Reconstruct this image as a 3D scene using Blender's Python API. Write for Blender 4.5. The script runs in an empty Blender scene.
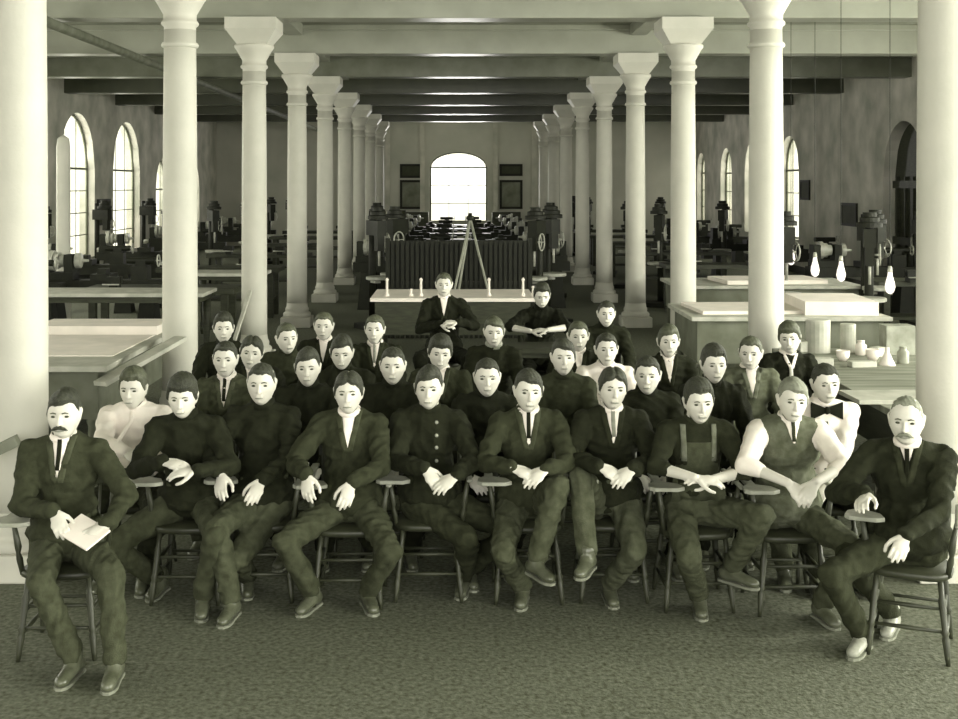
import bpy, math, random
import numpy as np
from mathutils import Vector, Matrix, noise, Euler
from mathutils.bvhtree import BVHTree

random.seed(7)
C = bpy.context.scene.collection
SC = bpy.context.scene
PI = math.pi

# ------------------------------------------------------------------ camera, world, lights, exposure
F = 1200.0            # focal length in pixels of the 958 px wide frame
HC = 2.39             # camera height
VX, VY = 457.0, 185.0 # where the hall's axis vanishes
cam = bpy.data.cameras.new('camera'); cam.sensor_width = 36.0
cam.lens = F / 958 * 36.0
cam.shift_x = (479 - VX) / 958
cam.shift_y = -(359.5 - VY) / 958
cam.clip_end = 200
co = bpy.data.objects.new('camera', cam); C.objects.link(co)
co.location = (0, 0, HC); co.rotation_euler = (PI/2, 0, 0)
SC.camera = co
SC.view_settings.view_transform = 'Standard'
SC.view_settings.look = 'None'
SC.view_settings.gamma = 1
SC.view_settings.use_curve_mapping = False
SC.view_settings.exposure = 1.45

w = bpy.data.worlds.new('sky'); SC.world = w; w.use_nodes = True
bg = w.node_tree.nodes['Background']
bg.inputs['Color'].default_value = (1.0, 0.96, 0.83, 1); bg.inputs['Strength'].default_value = .8

def area(name, loc, rot, sx, sy, energy, col=(1, .975, .93)):
    l = bpy.data.lights.new(name, 'AREA'); l.shape = 'RECTANGLE'; l.size = sx; l.size_y = sy
    l.energy = energy; l.color = col
    o = bpy.data.objects.new(name, l); C.objects.link(o); o.location = loc; o.rotation_euler = rot
    return o
# daylight through the side windows and the big end windows behind the photographer
area('daylight_right', (10.3, 4.5, 3.0), (0, math.radians(76), 0), 3.0, 18, 3200)
area('daylight_right_middle', (10.3, 19, 3.2), (0, math.radians(82), 0), 3.0, 10, 500)
area('daylight_left', (-10.2, 14, 3.2), (0, math.radians(-82), 0), 3.2, 24, 850)
area('daylight_right_far', (10.4, 35, 3.2), (0, math.radians(85), 0), 3.0, 20, 300)
area('daylight_left_far', (-10.2, 35, 3.2), (0, math.radians(-85), 0), 3.0, 20, 300)
area('daylight_behind', (0.6, -5.8, 3.0), (math.radians(84), 0, 0), 12, 3.0, 420)
area('daylight_end', (0.06, 46.8, 2.5), (math.radians(-90), 0, 0), 2.0, 2.4, 120)

# ------------------------------------------------------------------ materials
def tone(v):
    """warm olive toned grey of linear luminance v, as the print is toned"""
    keys = [(0.0, (.88, 1, .46)), (.04, (.90, 1, .54)), (.17, (.945, 1, .76)), (.45, (.98, .99, .85)), (.8, (1.05, .968, .88))]
    for (a, ca), (b, cb) in zip(keys, keys[1:]):
        if v <= b:
            t = (v-a)/(b-a); break
    else:
        t = 1; ca = cb = keys[-1][1]
    return tuple(v*((1-t)*x+t*y) for x, y in zip(ca, cb)) + (1,)

MATS = {}
def mat(name, v, rough=.8, var=.15, scale=8, bump=0., bscale=60, spec=.3, v2=None, stretch=None):
    if name in MATS: return MATS[name]
    m = bpy.data.materials.new(name); m.use_nodes = True
    nt = m.node_tree; b = nt.nodes['Principled BSDF']
    b.inputs['Roughness'].default_value = rough
    b.inputs['Specular IOR Level'].default_value = spec
    tc = nt.nodes.new('ShaderNodeTexCoord')
    src = tc.outputs['Object']
    if stretch:
        mp = nt.nodes.new('ShaderNodeMapping'); mp.inputs['Scale'].default_value = stretch
        nt.links.new(src, mp.inputs['Vector']); src = mp.outputs['Vector']
    n = nt.nodes.new('ShaderNodeTexNoise'); n.inputs['Scale'].default_value = scale; n.inputs['Detail'].default_value = 4
    nt.links.new(src, n.inputs['Vector'])
    r = nt.nodes.new('ShaderNodeValToRGB')
    r.color_ramp.elements[0].position = .3; r.color_ramp.elements[1].position = .7
    r.color_ramp.elements[0].color = tone(v*(1-var)); r.color_ramp.elements[1].color = tone(min(.85, v*(1+var)) if v2 is None else v2)
    nt.links.new(n.outputs['Fac'], r.inputs['Fac']); nt.links.new(r.outputs['Color'], b.inputs['Base Color'])
    if bump:
        n2 = nt.nodes.new('ShaderNodeTexNoise'); n2.inputs['Scale'].default_value = bscale; n2.inputs['Detail'].default_value = 3
        nt.links.new(src, n2.inputs['Vector'])
        bp = nt.nodes.new('ShaderNodeBump'); bp.inputs['Strength'].default_value = bump; bp.inputs['Distance'].default_value = .01
        nt.links.new(n2.outputs['Fac'], bp.inputs['Height']); nt.links.new(bp.outputs['Normal'], b.inputs['Normal'])
    MATS[name] = m
    return m

M_col = mat('white_painted_column', .54, .6, .06, 3, .15, 40)
M_beam = mat('painted_beam', .31, .35, .10, 2, .05, 30, .5)
M_ceil = mat('painted_ceiling', .30, .7, .15, 2)
M_wall = mat('limewashed_wall', .52, .9, .25, 1.5, .3, 12)
M_farwall = mat('pale_far_wall', .48, .9, .12, .8, .2, 10)
M_floor = mat('worn_floor', .13, .8, .45, 36, .5, 60, .2)
M_frame = mat('dark_window_frame', .12, .6)
M_paper = mat('white_paper', .78, .8, .08, 4)
M_iron = mat('dark_cast_iron', .013, .6, .3, 10, .2, 40, .3)
M_steel = mat('bright_steel', .42, .35, .2, 12, 0, 60, .6)
M_dwood = mat('dark_wood', .036, .55, .35, 6, .2, 60, .4, stretch=(1, 1, 6))
M_mwood = mat('mid_wood', .15, .6, .3, 5, .2, 60, .3, stretch=(1, 6, 1))
M_streak = mat('streaked_grey_bench', .22, .6, .45, 2.2, .2, 30, .4, stretch=(.6, 5, 1))
M_side = mat('grey_painted_board', .16, .7, .25, 4)
M_lwood = mat('pale_wood', .45, .6, .2, 6, .1, 50, .3)
M_skin = mat('skin', .60, .55, .05, 8, .05, 60, .4)
M_hair = mat('dark_hair', .03, .55, .5, 60, .9, 160, .5)
M_hair2 = mat('brown_hair', .075, .6, .4, 40, .5, 120, .4)
M_hair3 = mat('grey_hair', .20, .7, .25, 40, .4, 120, .3)
M_eye = mat('dark_eye', .05, .3)
M_brow = mat('eyebrow_hair', .09, .7)
M_lip = mat('lip', .24, .5)
M_shirt = mat('white_linen', .76, .85, .06, 10, .2, 60)
M_shoe = mat('black_shoe_leather', .10, .3, .3, 14, .2, 60, .6)
M_shoe2 = mat('pale_worn_shoe_leather', .3, .45, .3, 14, .2, 60, .5)
M_sole = mat('shoe_sole', .22, .5)
M_chair = mat('chair_wood', .035, .5, .3, 9, .1, 60, .5)
M_chairl = mat('worn_pale_chair_arm', .34, .4, .3, 9, .1, 60, .5)
CL = {}
def cloth(v):
    v = v*(.5 if v < .05 else .62 if v < .065 else .8)
    k = 'wool_%03d' % int(v*1000)
    return mat(k, v, .9, .28, 22, .5, 160, .15)
def glassmat():
    m = bpy.data.materials.new('window_glass'); m.use_nodes = True; nt = m.node_tree
    nt.nodes.clear()
    o = nt.nodes.new('ShaderNodeOutputMaterial'); t = nt.nodes.new('ShaderNodeBsdfTransparent'); g = nt.nodes.new('ShaderNodeBsdfGlossy')
    t.inputs['Color'].default_value = (.93, .94, .9, 1); g.inputs['Roughness'].default_value = .05
    mx = nt.nodes.new('ShaderNodeMixShader'); mx.inputs[0].default_value = .06
    nt.links.new(t.outputs[0], mx.inputs[1]); nt.links.new(g.outputs[0], mx.inputs[2]); nt.links.new(mx.outputs[0], o.inputs[0])
    return m
M_glass = glassmat()
def lampglass():
    m = bpy.data.materials.new('lamp_bulb_glass'); m.use_nodes = True
    b = m.node_tree.nodes['Principled BSDF']; b.inputs['Base Color'].default_value = tone(.8); b.inputs['Roughness'].default_value = .2
    b.inputs['Emission Color'].default_value = tone(.8); b.inputs['Emission Strength'].default_value = .5
    return m
M_bulb = lampglass()

# ------------------------------------------------------------------ mesh collector
def V(*a): return Vector(a)
class MB:
    def __init__(s): s.v = []; s.f = []
    def add(s, vs, fs):
        o = len(s.v); s.v += [tuple(p) for p in vs]; s.f += [tuple(i+o for i in f) for f in fs]; return s
    def hexa(s, p):   # 8 points: bottom 4 ccw, top 4 ccw
        return s.add(p, [(3,2,1,0),(4,5,6,7),(0,1,5,4),(1,2,6,5),(2,3,7,6),(3,0,4,7)])
    def box(s, x0, x1, y0, y1, z0, z1):
        return s.hexa([(x0,y0,z0),(x1,y0,z0),(x1,y1,z0),(x0,y1,z0),(x0,y0,z1),(x1,y0,z1),(x1,y1,z1),(x0,y1,z1)])
    def cbox(s, x, y, z, sx, sy, sz): return s.box(x-sx/2, x+sx/2, y-sy/2, y+sy/2, z-sz/2, z+sz/2)
    def ring_loft(s, rings, cap=True):
        n = len(rings[0]); vs = [p for r in rings for p in r]; fs = []
        for i in range(len(rings)-1):
            for j in range(n):
                k = (j+1) % n
                fs.append((i*n+j, i*n+k, (i+1)*n+k, (i+1)*n+j))
        if cap:
            fs.append(tuple(range(n-1, -1, -1))); b = (len(rings)-1)*n; fs.append(tuple(b+j for j in range(n)))
        return s.add(vs, fs)
    def lathe(s, prof, n=20, c=(0,0,0), axis='z'):
        rings = []
        for r, z in prof:
            r = max(r, .0004); ring = []
            for j in range(n):
                a = 2*PI*j/n
                p = (r*math.cos(a), r*math.sin(a), z)
                if axis == 'x': p = (p[2], p[0], p[1])
                if axis == 'y': p = (p[1], p[2], p[0])
                ring.append((p[0]+c[0], p[1]+c[1], p[2]+c[2]))
            rings.append(ring)
        return s.ring_loft(rings)
    def rc(s, a, ra, b, rb, n=12, caps=3, flat=1., fdir=None):
        """tapered limb with rounded ends; flat<1 squashes it along fdir"""
        a = Vector(a); b = Vector(b); d = b-a
        if d.length < 1e-6: d = Vector((0,0,1e-4))
        d.normalize()
        if fdir is not None:
            u = Vector(fdir) - d*Vector(fdir).dot(d)
            u = u.normalized() if u.length > 1e-5 else d.orthogonal().normalized()
        else: u = d.orthogonal().normalized()
        w_ = d.cross(u)
        rings = []
        def ring(c, r):
            r = max(r, .0005)
            return [tuple(c + u*(r*flat*math.cos(2*PI*j/n)) + w_*(r*math.sin(2*PI*j/n))) for j in range(n)]
        for i in range(caps, -1, -1):
            t = PI/2*i/(caps+.35) if i else 0
            rings.append(ring(a - d*ra*math.sin(t), ra*math.cos(t)))
        for i in range(0, caps+1):
            t = PI/2*i/(caps+.35) if i else 0
            rings.append(ring(b + d*rb*math.sin(t), rb*math.cos(t)))
        return s.ring_loft(rings)
    def cyl(s, a, b, r, r2=None, n=10):
        a = Vector(a); b = Vector(b); d = (b-a).normalized(); u = d.orthogonal().normalized(); w_ = d.cross(u)
        r2 = r if r2 is None else r2
        return s.ring_loft([[tuple(c+u*(q*math.cos(2*PI*j/n))+w_*(q*math.sin(2*PI*j/n))) for j in range(n)] for c, q in ((a, r), (b, r2))])
    def tube(s, pts, r, n=8):
        pts = [Vector(p) for p in pts]; rings = []
        u = None
        for i, p in enumerate(pts):
            d = (pts[min(i+1, len(pts)-1)] - pts[max(i-1, 0)]).normalized()
            u = d.orthogonal().normalized() if u is None else (u - d*u.dot(d)).normalized()
            w_ = d.cross(u)
            q = r[i] if isinstance(r, (list, tuple)) else r
            rings.append([tuple(p+u*(q*math.cos(2*PI*j/n))+w_*(q*math.sin(2*PI*j/n))) for j in range(n)])
        return s.ring_loft(rings)
    def ell(s, c, r, rot=None, n=20, m=14):
        vs = []; fs = []
        c = Vector(c)
        for i in range(m+1):
            t = PI*i/m
            t = min(max(t, .02), PI-.02)
            for j in range(n):
                a = 2*PI*j/n
                p = Vector((r[0]*math.sin(t)*math.cos(a), r[1]*math.sin(t)*math.sin(a), r[2]*math.cos(t)))
                if rot is not None: p = rot @ p
                vs.append(tuple(c+p))
        for i in range(m):
            for j in range(n):
                k = (j+1) % n
                fs.append((i*n+j, (i+1)*n+j, (i+1)*n+k, i*n+k))
        fs.append(tuple(range(n))); fs.append(tuple(m*n+j for j in range(n-1, -1, -1)))
        return s.add(vs, fs)
    def mesh(s, name, m=None, smooth=False):
        me = bpy.data.meshes.new(name); me.from_pydata(s.v, [], s.f); me.validate(); me.update()
        if m: me.materials.append(m)
        if smooth: me.polygons.foreach_set('use_smooth', [True]*len(me.polygons))
        return me
    def build(s, name, m, parent=None, smooth=False, kind=None, loc=None):
        return link(name, s.mesh(name, m, smooth), parent, kind, loc)
def link(name, me, parent=None, kind=None, loc=None):
    o = bpy.data.objects.new(name, me); C.objects.link(o)
    if parent: o.parent = parent
    if loc: o.location = loc
    if kind: o['kind'] = kind
    return o
def bevel(o, wd=.006, seg=2):
    b = o.modifiers.new('bevel', 'BEVEL'); b.width = wd; b.segments = seg; b.limit_method = 'ANGLE'; return o
def tag(o, label, cat, group=None):
    o['label'] = label; o['category'] = cat
    if group: o['group'] = group
    return o
def empty(name, loc, rz=0):
    o = bpy.data.objects.new(name, None); C.objects.link(o); o.location = loc; o.rotation_euler = (0,0,rz); return o
def kids(o): return [c for c in bpy.data.objects if c.parent == o]
KID = {}
def copy_tree(o, parent=None):
    c = o.copy(); C.objects.link(c); c.parent = parent
    for ch in [x for x in o.children]: copy_tree(ch, c)
    return c
def place(proto, used, loc, rz, label, cat, group=None, scale=None):
    o = proto if not used[0] else copy_tree(proto)
    used[0] = True
    o.location = loc; o.rotation_euler = (0,0,rz)
    if scale: o.scale = scale
    o['label'] = label; o['category'] = cat
    if group: o['group'] = group
    elif 'group' in o: del o['group']
    return o
def at(px, py, Y): return Vector(((px-VX)*Y/F, Y, HC-(py-VY)*Y/F))
def floor_at(px, py):
    Y = F*HC/(py-VY); return Vector(((px-VX)*Y/F, Y, 0))

# ------------------------------------------------------------------ the hall
BAY = 4.293
XL, XR = -9.4, 9.25
Y0, Y1 = -6.0, 46.9
ZT = 4.59; ZC = 5.07
CX = .157; HALF = 2.862
MB().box(XL-.5, XR+.5, Y0-.5, Y1+.5, -.2, 0).build('floor', M_floor, kind='structure')
MB().box(XL-.5, XR+.5, Y0-.5, Y1+.5, ZC, ZC+.2).build('ceiling', M_ceil, kind='structure')
rows = [1.73+i for i in range(-2, 9)]
M_beamd = mat('shaded_far_beam', .05, .35, .2, 3, .05, 30, .6); M_beamm = mat('half_shaded_beam', .15, .35, .2, 3, .05, 30, .5)  # same painted beams, the shade deeper in the hall put into darker colours
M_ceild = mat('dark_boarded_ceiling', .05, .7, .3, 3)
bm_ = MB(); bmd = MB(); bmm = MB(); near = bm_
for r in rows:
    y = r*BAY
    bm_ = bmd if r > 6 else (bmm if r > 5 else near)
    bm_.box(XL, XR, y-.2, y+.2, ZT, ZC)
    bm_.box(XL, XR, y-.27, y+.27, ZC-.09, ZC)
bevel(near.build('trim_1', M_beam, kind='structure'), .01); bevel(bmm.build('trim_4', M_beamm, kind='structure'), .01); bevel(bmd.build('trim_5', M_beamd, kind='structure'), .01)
jo = MB()
for sx in (CX-HALF, CX+HALF):
    for a, b in zip(rows, rows[1:]):
        jo.box(sx-.13, sx+.13, a*BAY+.28, b*BAY-.28, ZC-.18, ZC)
jo.build('trim_2', M_beam, kind='structure')

def wall_run(mb, axis, pos, thick, a0, a1, ztop, openings):
    """wall along an axis with arched openings (centre, width, sill, spring); round head"""
    def H(u0, u1, zb0, zb1, zt0, zt1):
        p = [(u0, pos, zb0), (u1, pos, zb1), (u1, pos+thick, zb1), (u0, pos+thick, zb0), (u0, pos, zt0), (u1, pos, zt1), (u1, pos+thick, zt1), (u0, pos+thick, zt0)]
        if axis == 'y': p = [(q[1], q[0], q[2]) for q in p]
        mb.hexa(p)
    cur = a0
    for c, wd, sill, top, *rs in sorted(openings):
        rise = rs[0] if rs else wd/2
        H(cur, c-wd/2, 0, 0, ztop, ztop)
        if sill > 0: H(c-wd/2, c+wd/2, 0, 0, sill, sill)
        n = 16; R = wd/2
        for i in range(n):
            u0 = -R+wd*i/n; u1 = -R+wd*(i+1)/n
            z0 = top-rise+rise*math.sqrt(max(0, 1-(u0/R)**2)); z1 = top-rise+rise*math.sqrt(max(0, 1-(u1/R)**2))
            H(c+u0, c+u1, z0, z1, ztop, ztop)
        cur = c+wd/2
    H(cur, a1, 0, 0, ztop, ztop)
WN = [0]
def window(axis, pos, c, wd, sill, top, nx=3, glass=True, rise=None):
    WN[0] += 1
    e = None
    f = MB(); R = wd/2; t = .05
    P = (lambda u, z, d=0: (pos+d, c+u, z)) if axis == 'y' else (lambda u, z, d=0: (c+u, pos+d, z))
    def bar(p, q, r=.03): f.cyl(p, q, r, n=6)
    rise = R if rise is None else rise; spring = top-rise; q_ = rise/R
    bar(P(-R+.02, sill), P(R-.02, sill), .05); bar(P(-R+.03, sill), P(-R+.03, spring)); bar(P(R-.03, sill), P(R-.03, spring))
    f.tube([P(-(R-.03)*math.cos(PI*i/14), spring+(R-.03)*q_*math.sin(PI*i/14)) for i in range(15)], .03, 6)
    for i in range(1, nx):
        u = -R+wd*i/nx; bar(P(u, sill), P(u, spring+q_*math.sqrt(max(0, R*R-u*u))), .012)
    nz = max(2, int((spring-sill)/.55))
    for i in range(1, nz+1):
        z = sill+(spring-sill)*i/nz; bar(P(-R, z), P(R, z), .014 if i < nz else .03)
    o = f.build('window_%d' % WN[0], M_frame, kind='structure')
    if glass:
        g = MB(); pts = [(-R+.02, sill)] + [(-(R-.02)*math.cos(PI*i/14), spring+(R-.02)*q_*math.sin(PI*i/14)) for i in range(15)] + [(R-.02, sill)]
        n = len(pts)
        g.add([P(u, z, -.003) for u, z in pts]+[P(u, z, .003) for u, z in pts],
              [tuple(range(n)), tuple(range(2*n-1, n-1, -1))]+[(i, (i+1) % n, n+(i+1) % n, n+i) for i in range(n)])
        g.build('window_glass', M_glass, o)
    return o
def yl(px): return -XL*F/(VX-px)
def yr(px): return XR*F/(px-VX)
lo = []; ro = []
for px in (78, 127):
    lo.append((yl(px), 2.75, .55, 4.18))
y = yl(127)+BAY
while y < 45: lo.append((y, 2.0, .9, 3.25)); y += BAY
y = yl(78)-BAY
while y > -4: lo.append((y, 2.6, .55, 4.18)); y -= BAY
yw = yr(726)
ro.append((yw, 1.7, .9, 3.65)); ro.append((yr(701), 1.5, .9, 3.6))
for px in (752, 789): ro.append((yr(px), 1.9, .9, 3.75))
door_y = yr(903)
y = door_y-1.5*BAY
while y > -4: ro.append((y, 2.9, .7, 4.3)); y -= BAY
wl = MB(); wall_run(wl, 'y', XL, -.4, Y0, Y1, ZC, lo); wl.build('wall_left', M_wall, kind='structure')
wr = MB(); wall_run(wr, 'y', XR, .4, Y0, Y1, ZC, ro+[(door_y, 2.3, 0, 3.72)]); wr.build('wall_right', M_wall, kind='structure')
for c, wd, s_, t in lo: window('y', XL-.2, c, wd, s_, t)
for c, wd, s_, t in ro: window('y', XR+.2, c, wd, s_, t)
fo = [(.06, 2.25, .95, 3.68, .6)]
wf = MB(); wall_run(wf, 'x', Y1, .4, XL-.4, XR+.4, ZC, fo); wf.build('wall_back', M_farwall, kind='structure')
window('x', Y1+.2, .06, 2.25, .95, 3.68, 3, True, .6)
bo = [(-4.6, 3, .8, 4.3), (.4, 3, .8, 4.3), (5.4, 3, .8, 4.3)]
wb = MB(); wall_run(wb, 'x', Y0, -.4, XL-.4, XR+.4, ZC, bo); wb.build('wall_front', M_wall, kind='structure')
for c, wd, s_, t in bo: window('x', Y0-.2, c, wd, s_, t)
# arched doorway leaf on the right, dark
d = MB(); R = 1.15; n = 17
pts = [(-R, 0)]+[(-R*math.cos(PI*i/16), 3.72-R+R*math.sin(PI*i/16)) for i in range(17)]+[(R, 0)]; k = len(pts)
d.add([(XR+.26, door_y+u, z) for u, z in pts]+[(XR+.32, door_y+u, z) for u, z in pts],
      [tuple(range(k)), tuple(range(2*k-1, k-1, -1))]+[(i, (i+1) % k, k+(i+1) % k, k+i) for i in range(k)])
for u in (-.9, -.45, 0, .45, .9): d.box(XR+.2, XR+.26, door_y+u-.02, door_y+u+.02, 0, 2.57)
for z in (.2, 1.2, 2.4): d.box(XR+.19, XR+.26, door_y-1.12, door_y+1.12, z-.08, z+.08)
do = d.build('door_1', M_dwood, kind='structure')
MB().rc((XR+.16, door_y-.06, 1.1), .025, (XR+.16, door_y-.06, 1.3), .025).build('door_handle', M_steel, do)
bb = MB()
for x0, x1 in ((XL, XL+.03), (XR-.03, XR)):
    if x0 < 0: bb.box(x0, x1, Y0, Y1, 0, .2)
    else: bb.box(x0, x1, Y0, door_y-1.15, 0, .2); bb.box(x0, x1, door_y+1.15, Y1, 0, .2)
bb.build('baseboard_sides', M_dwood, kind='structure')
# far-wall pilaster strips
pl = MB()
for x in (CX-HALF, CX+HALF, -1.35, 1.5): pl.box(x-.09, x+.09, Y1-.08, Y1, 0, ZC)
pl.build('trim_3', M_wall, kind='structure')

# columns
def column_proto():
    e = empty('column', (0,0,0))
    p = MB(); p.box(-.25, .25, -.25, .25, 0, .17); bevel(p.build('plinth', M_col, e), .012)
    b = MB(); b.lathe([(.225,.17),(.235,.19),(.235,.22),(.22,.24),(.2,.25),(.195,.27),(.2,.285),(.195,.31),(.182,.33),(.174,.4)], 28)
    b.build('base_moulding', M_col, e, True)
    s = MB(); s.lathe([(.172,.38),(.17,.6),(.168,1.5),(.165,2.5),(.158,3.4),(.153,3.9)], 28); s.build('shaft', M_col, e, True)
    k = MB(); k.lathe([(.153,3.72),(.175,3.735),(.18,3.755),(.17,3.775),(.153,3.785),(.153,3.93),(.178,3.95),(.182,3.97),(.172,3.985),(.16,3.995),(.16,4.05),(.2,4.12),(.235,4.18),(.262,4.22),(.262,4.25),(.22,4.26)], 28)
    k.build('capital', M_col, e, True)
    a = MB(); z0, z1, h0, h1 = 4.25, 4.44, .2, .335
    a.hexa([(-h0,-h0,z0),(h0,-h0,z0),(h0,h0,z0),(-h0,h0,z0),(-h1,-h1,z1),(h1,-h1,z1),(h1,h1,z1),(-h1,h1,z1)]); a.box(-h1,h1,-h1,h1,z1,ZT)
    a.build('abacus', M_col, e)
    return e
cp = column_proto(); used = [False]
ordn = ['first', 'second', 'third', 'fourth', 'fifth', 'sixth', 'seventh', 'eighth', 'ninth']
for si, sx in enumerate((CX-HALF, CX+HALF)):
    for i, r in enumerate(rows[2:]):
        side = 'left' if si == 0 else 'right'
        lab = '%s white column from the front in the %s row of the hall' % (ordn[i], side)
        if i == 0: lab = 'nearest and widest white column, cut by the %s edge of the picture' % side
        if i == 8: lab = 'farthest white column of the %s row, next to the end wall' % side
        place(cp, used, (sx, r*BAY, 0), 0, lab, 'column', 'columns of the %s row' % side)

# overhead pipe of the left aisle
tag(MB().cyl((-5.3, -2, 4.5), (-5.3, 46.5, 4.5), .07).build('overhead_pipe', M_side, smooth=True), 'long pipe hung beneath the beams of the left aisle, running to the end wall', 'pipe')

# pictures on the end wall and notices
def framed(px, py0, py1, Yw, wpx, label, v, wall='back'):
    if wall == 'back':
        a = at(px-wpx/2, py1, Yw); b = at(px+wpx/2, py0, Yw)
        e = empty('framed_board', ((a.x+b.x)/2, Yw, a.z)); W = (b.x-a.x)/2; H = b.z-a.z
        f = MB(); t = .09
        f.box(-W, W, -.05, 0, 0, t); f.box(-W, W, -.05, 0, H-t, H); f.box(-W, -W+t, -.05, 0, t, H-t); f.box(W-t, W, -.05, 0, t, H-t)
        f.build('frame', M_iron, e)
        MB().box(-W+t, W-t, -.03, 0, t, H-t).build('panel', v, e)
        return tag(e, label, 'picture')
M_pic = mat('grey_print', .17, .7, .4, 2.5); M_picd = mat('dark_print', .05, .7, .4, 2.5)
framed(412, 180, 209, Y1-.0, 24, 'pale framed print on the end wall to the left of the bright window', M_pic)
framed(412, 164, 178, Y1-.0, 24, 'dark framed panel on the end wall, above the pale print left of the bright window', M_picd)
framed(511, 180, 209, Y1-.0, 23, 'pale framed print on the end wall to the right of the bright window', M_pic)
framed(511, 164, 176, Y1-.0, 23, 'dark framed panel on the end wall, above the pale print right of the bright window', M_picd)
def notice(px, py0, py1, width, label, side):
    X = XL if side < 0 else XR; s = -side
    Y = abs(X)*F/abs(px-VX); z1 = HC-(py0-VY)*Y/F; z0 = HC-(py1-VY)*Y/F
    e = empty('wall_notice', (X, Y, z0)); H = z1-z0; W = width/2
    f = MB(); 
    for q in ((-W, W, 0, .06), (-W, W, H-.06, H), (-W, -W+.06, .06, H-.06), (W-.06, W, .06, H-.06)): f.box(min(0, s*.05), max(0, s*.05), q[0], q[1], q[2], q[3])
    f.build('frame', M_iron, e); MB().box(min(0, s*.03), max(0, s*.03), -W+.06, W-.06, .06, H-.06).build('panel', M_picd, e)
    return tag(e, label, 'picture')
notice(103, 199, 225, 1.1, 'dark framed notice on the left wall between the two big arched windows', -1)
notice(850, 203, 226, 1.1, 'dark framed notice on the right wall short of the arched doorway', 1)
notice(806, 180, 200, .8, 'small dark framed notice on the right wall near the last bright window', 1)

# ------------------------------------------------------------------ tables, benches, machines
def table(name, x0, x1, y0, y1, h, label, top=M_lwood, body=M_dwood, over=.08, apron=.3, cat='table'):
    e = empty(name, ((x0+x1)/2, (y0+y1)/2, 0)); W = (x1-x0)/2; D = (y1-y0)/2
    bevel(MB().box(-W, W, -D, D, h-.05, h).build('tabletop', top, e), .006)
    if apron: MB().box(-W+over, W-over, -D+over, D-over, h-.05-apron, h-.05).build('apron', body, e)
    for sx in (-1, 1):
        for sy in (-1, 1):
            x = sx*(W-over-.06); y = sy*(D-over-.06)
            l = MB(); l.lathe([(.035,0),(.045,.05),(.04,.3),(.055,h-.5),(.06,h-.05-apron+.02)], 10, (x, y, 0)); l.build('leg', body, e, True)
    return tag(e, label, cat)
table('drawing_table', -5.2, -3.0, 10.25, 13.4, .84, 'big drawing table with grey sides covered in white sheets, by the second left column', M_lwood, M_side, .1, .42)
table('work_table', 3.35, 6.2, 18.2, 19.8, .86, 'distant pale-topped table behind the third right column', M_lwood, M_side, .08, .4)
table('work_table', 2.72, 5.05, 13.9, 15.5, .86, 'white-topped table with dark panelled front in front of the third right column', M_lwood, M_side, .08, .5)
table('work_bench', 2.95, 6.6, 8.0, 11.25, .86, 'wide streaky grey bench strewn with jars, behind the bow-tied sitter on the right', M_streak, M_dwood, .08, .3, 'bench')
table('trestle_bench', -1.16, 1.04, 16.0, 17.4, .88, 'long white-topped bench across the middle aisle, set with small pegs', M_paper, M_dwood, .06, .45, 'bench')
def flat(name, px, py, X, Y, z, w_, d_, rz, label, cat, m=M_paper, t=.012, group=None):
    e = MB(); 
    n = 8
    # slightly curling sheet stack
    vs = []; fs = []
    for k, zz in enumerate((0, t)):
        for i in range(n+1):
            for j in range(n+1):
                u = -1+2*i/n; v = -1+2*j/n
                vs.append((u*w_/2, v*d_/2, zz))
    N = (n+1)*(n+1)
    for i in range(n):
        for j in range(n):
            a = i*(n+1)+j; fs.append((N+a, N+a+n+1, N+a+n+2, N+a+1)); fs.append((a, a+1, a+n+2, a+n+1))
    for i in range(n):
        a, b = i*(n+1), (i+1)*(n+1); fs.append((a, b, N+b, N+a)); a, b = a+n, b+n; fs.append((b, a, N+a, N+b))
        a, b = i, i+1; fs.append((b, a, N+a, N+b)); a, b = n*(n+1)+i, n*(n+1)+i+1; fs.append((a, b, N+b, N+a))
    e.add(vs, fs); o = e.build(name, m, loc=(X, Y, z)); o.rotation_euler = (0, 0, rz)
    return tag(o, label, cat, group)
flat('drawing_sheet', 0, 0, -3.86, 11.6, .84, 1.5, 1.5, 0, 'large white sheet spread on the drawing table at the left', 'paper', t=.01)
flat('drawing_sheet', 0, 0, -3.75, 12.75, .84, 1.3, .7, .0, 'thick white drawing block at the back of the left drawing table', 'paper', t=.09)
flat('drawing_sheet', 0, 0, -4.5, 10.55, .84, .9, .4, .03, 'loose white sheet at the near corner of the left drawing table', 'paper', t=.01)
flat('paper_stack', 0, 0, 4.9, 19.0, .86, 1.6, 1.0, .1, 'stack of white sheets on the farthest pale table of the right aisle', 'paper', t=.06)
flat('paper_stack', 0, 0, 3.55, 14.75, .86, 1.35, 1.1, .05, 'white sheets covering the dark-fronted table left of the second right column', 'paper', t=.04)
flat('paper_stack', 0, 0, 4.55, 14.65, .86, .85, 1.15, -.06, 'thick heap of white sheets on the dark-fronted table right of the second right column', 'paper', t=.16)
flat('pale_board', 0, 0, 3.55, 8.6, .86, 1.5, .42, .03, 'pale board lying on the streaky bench behind the grey-haired man', 'board', M_lwood, .03)
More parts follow.
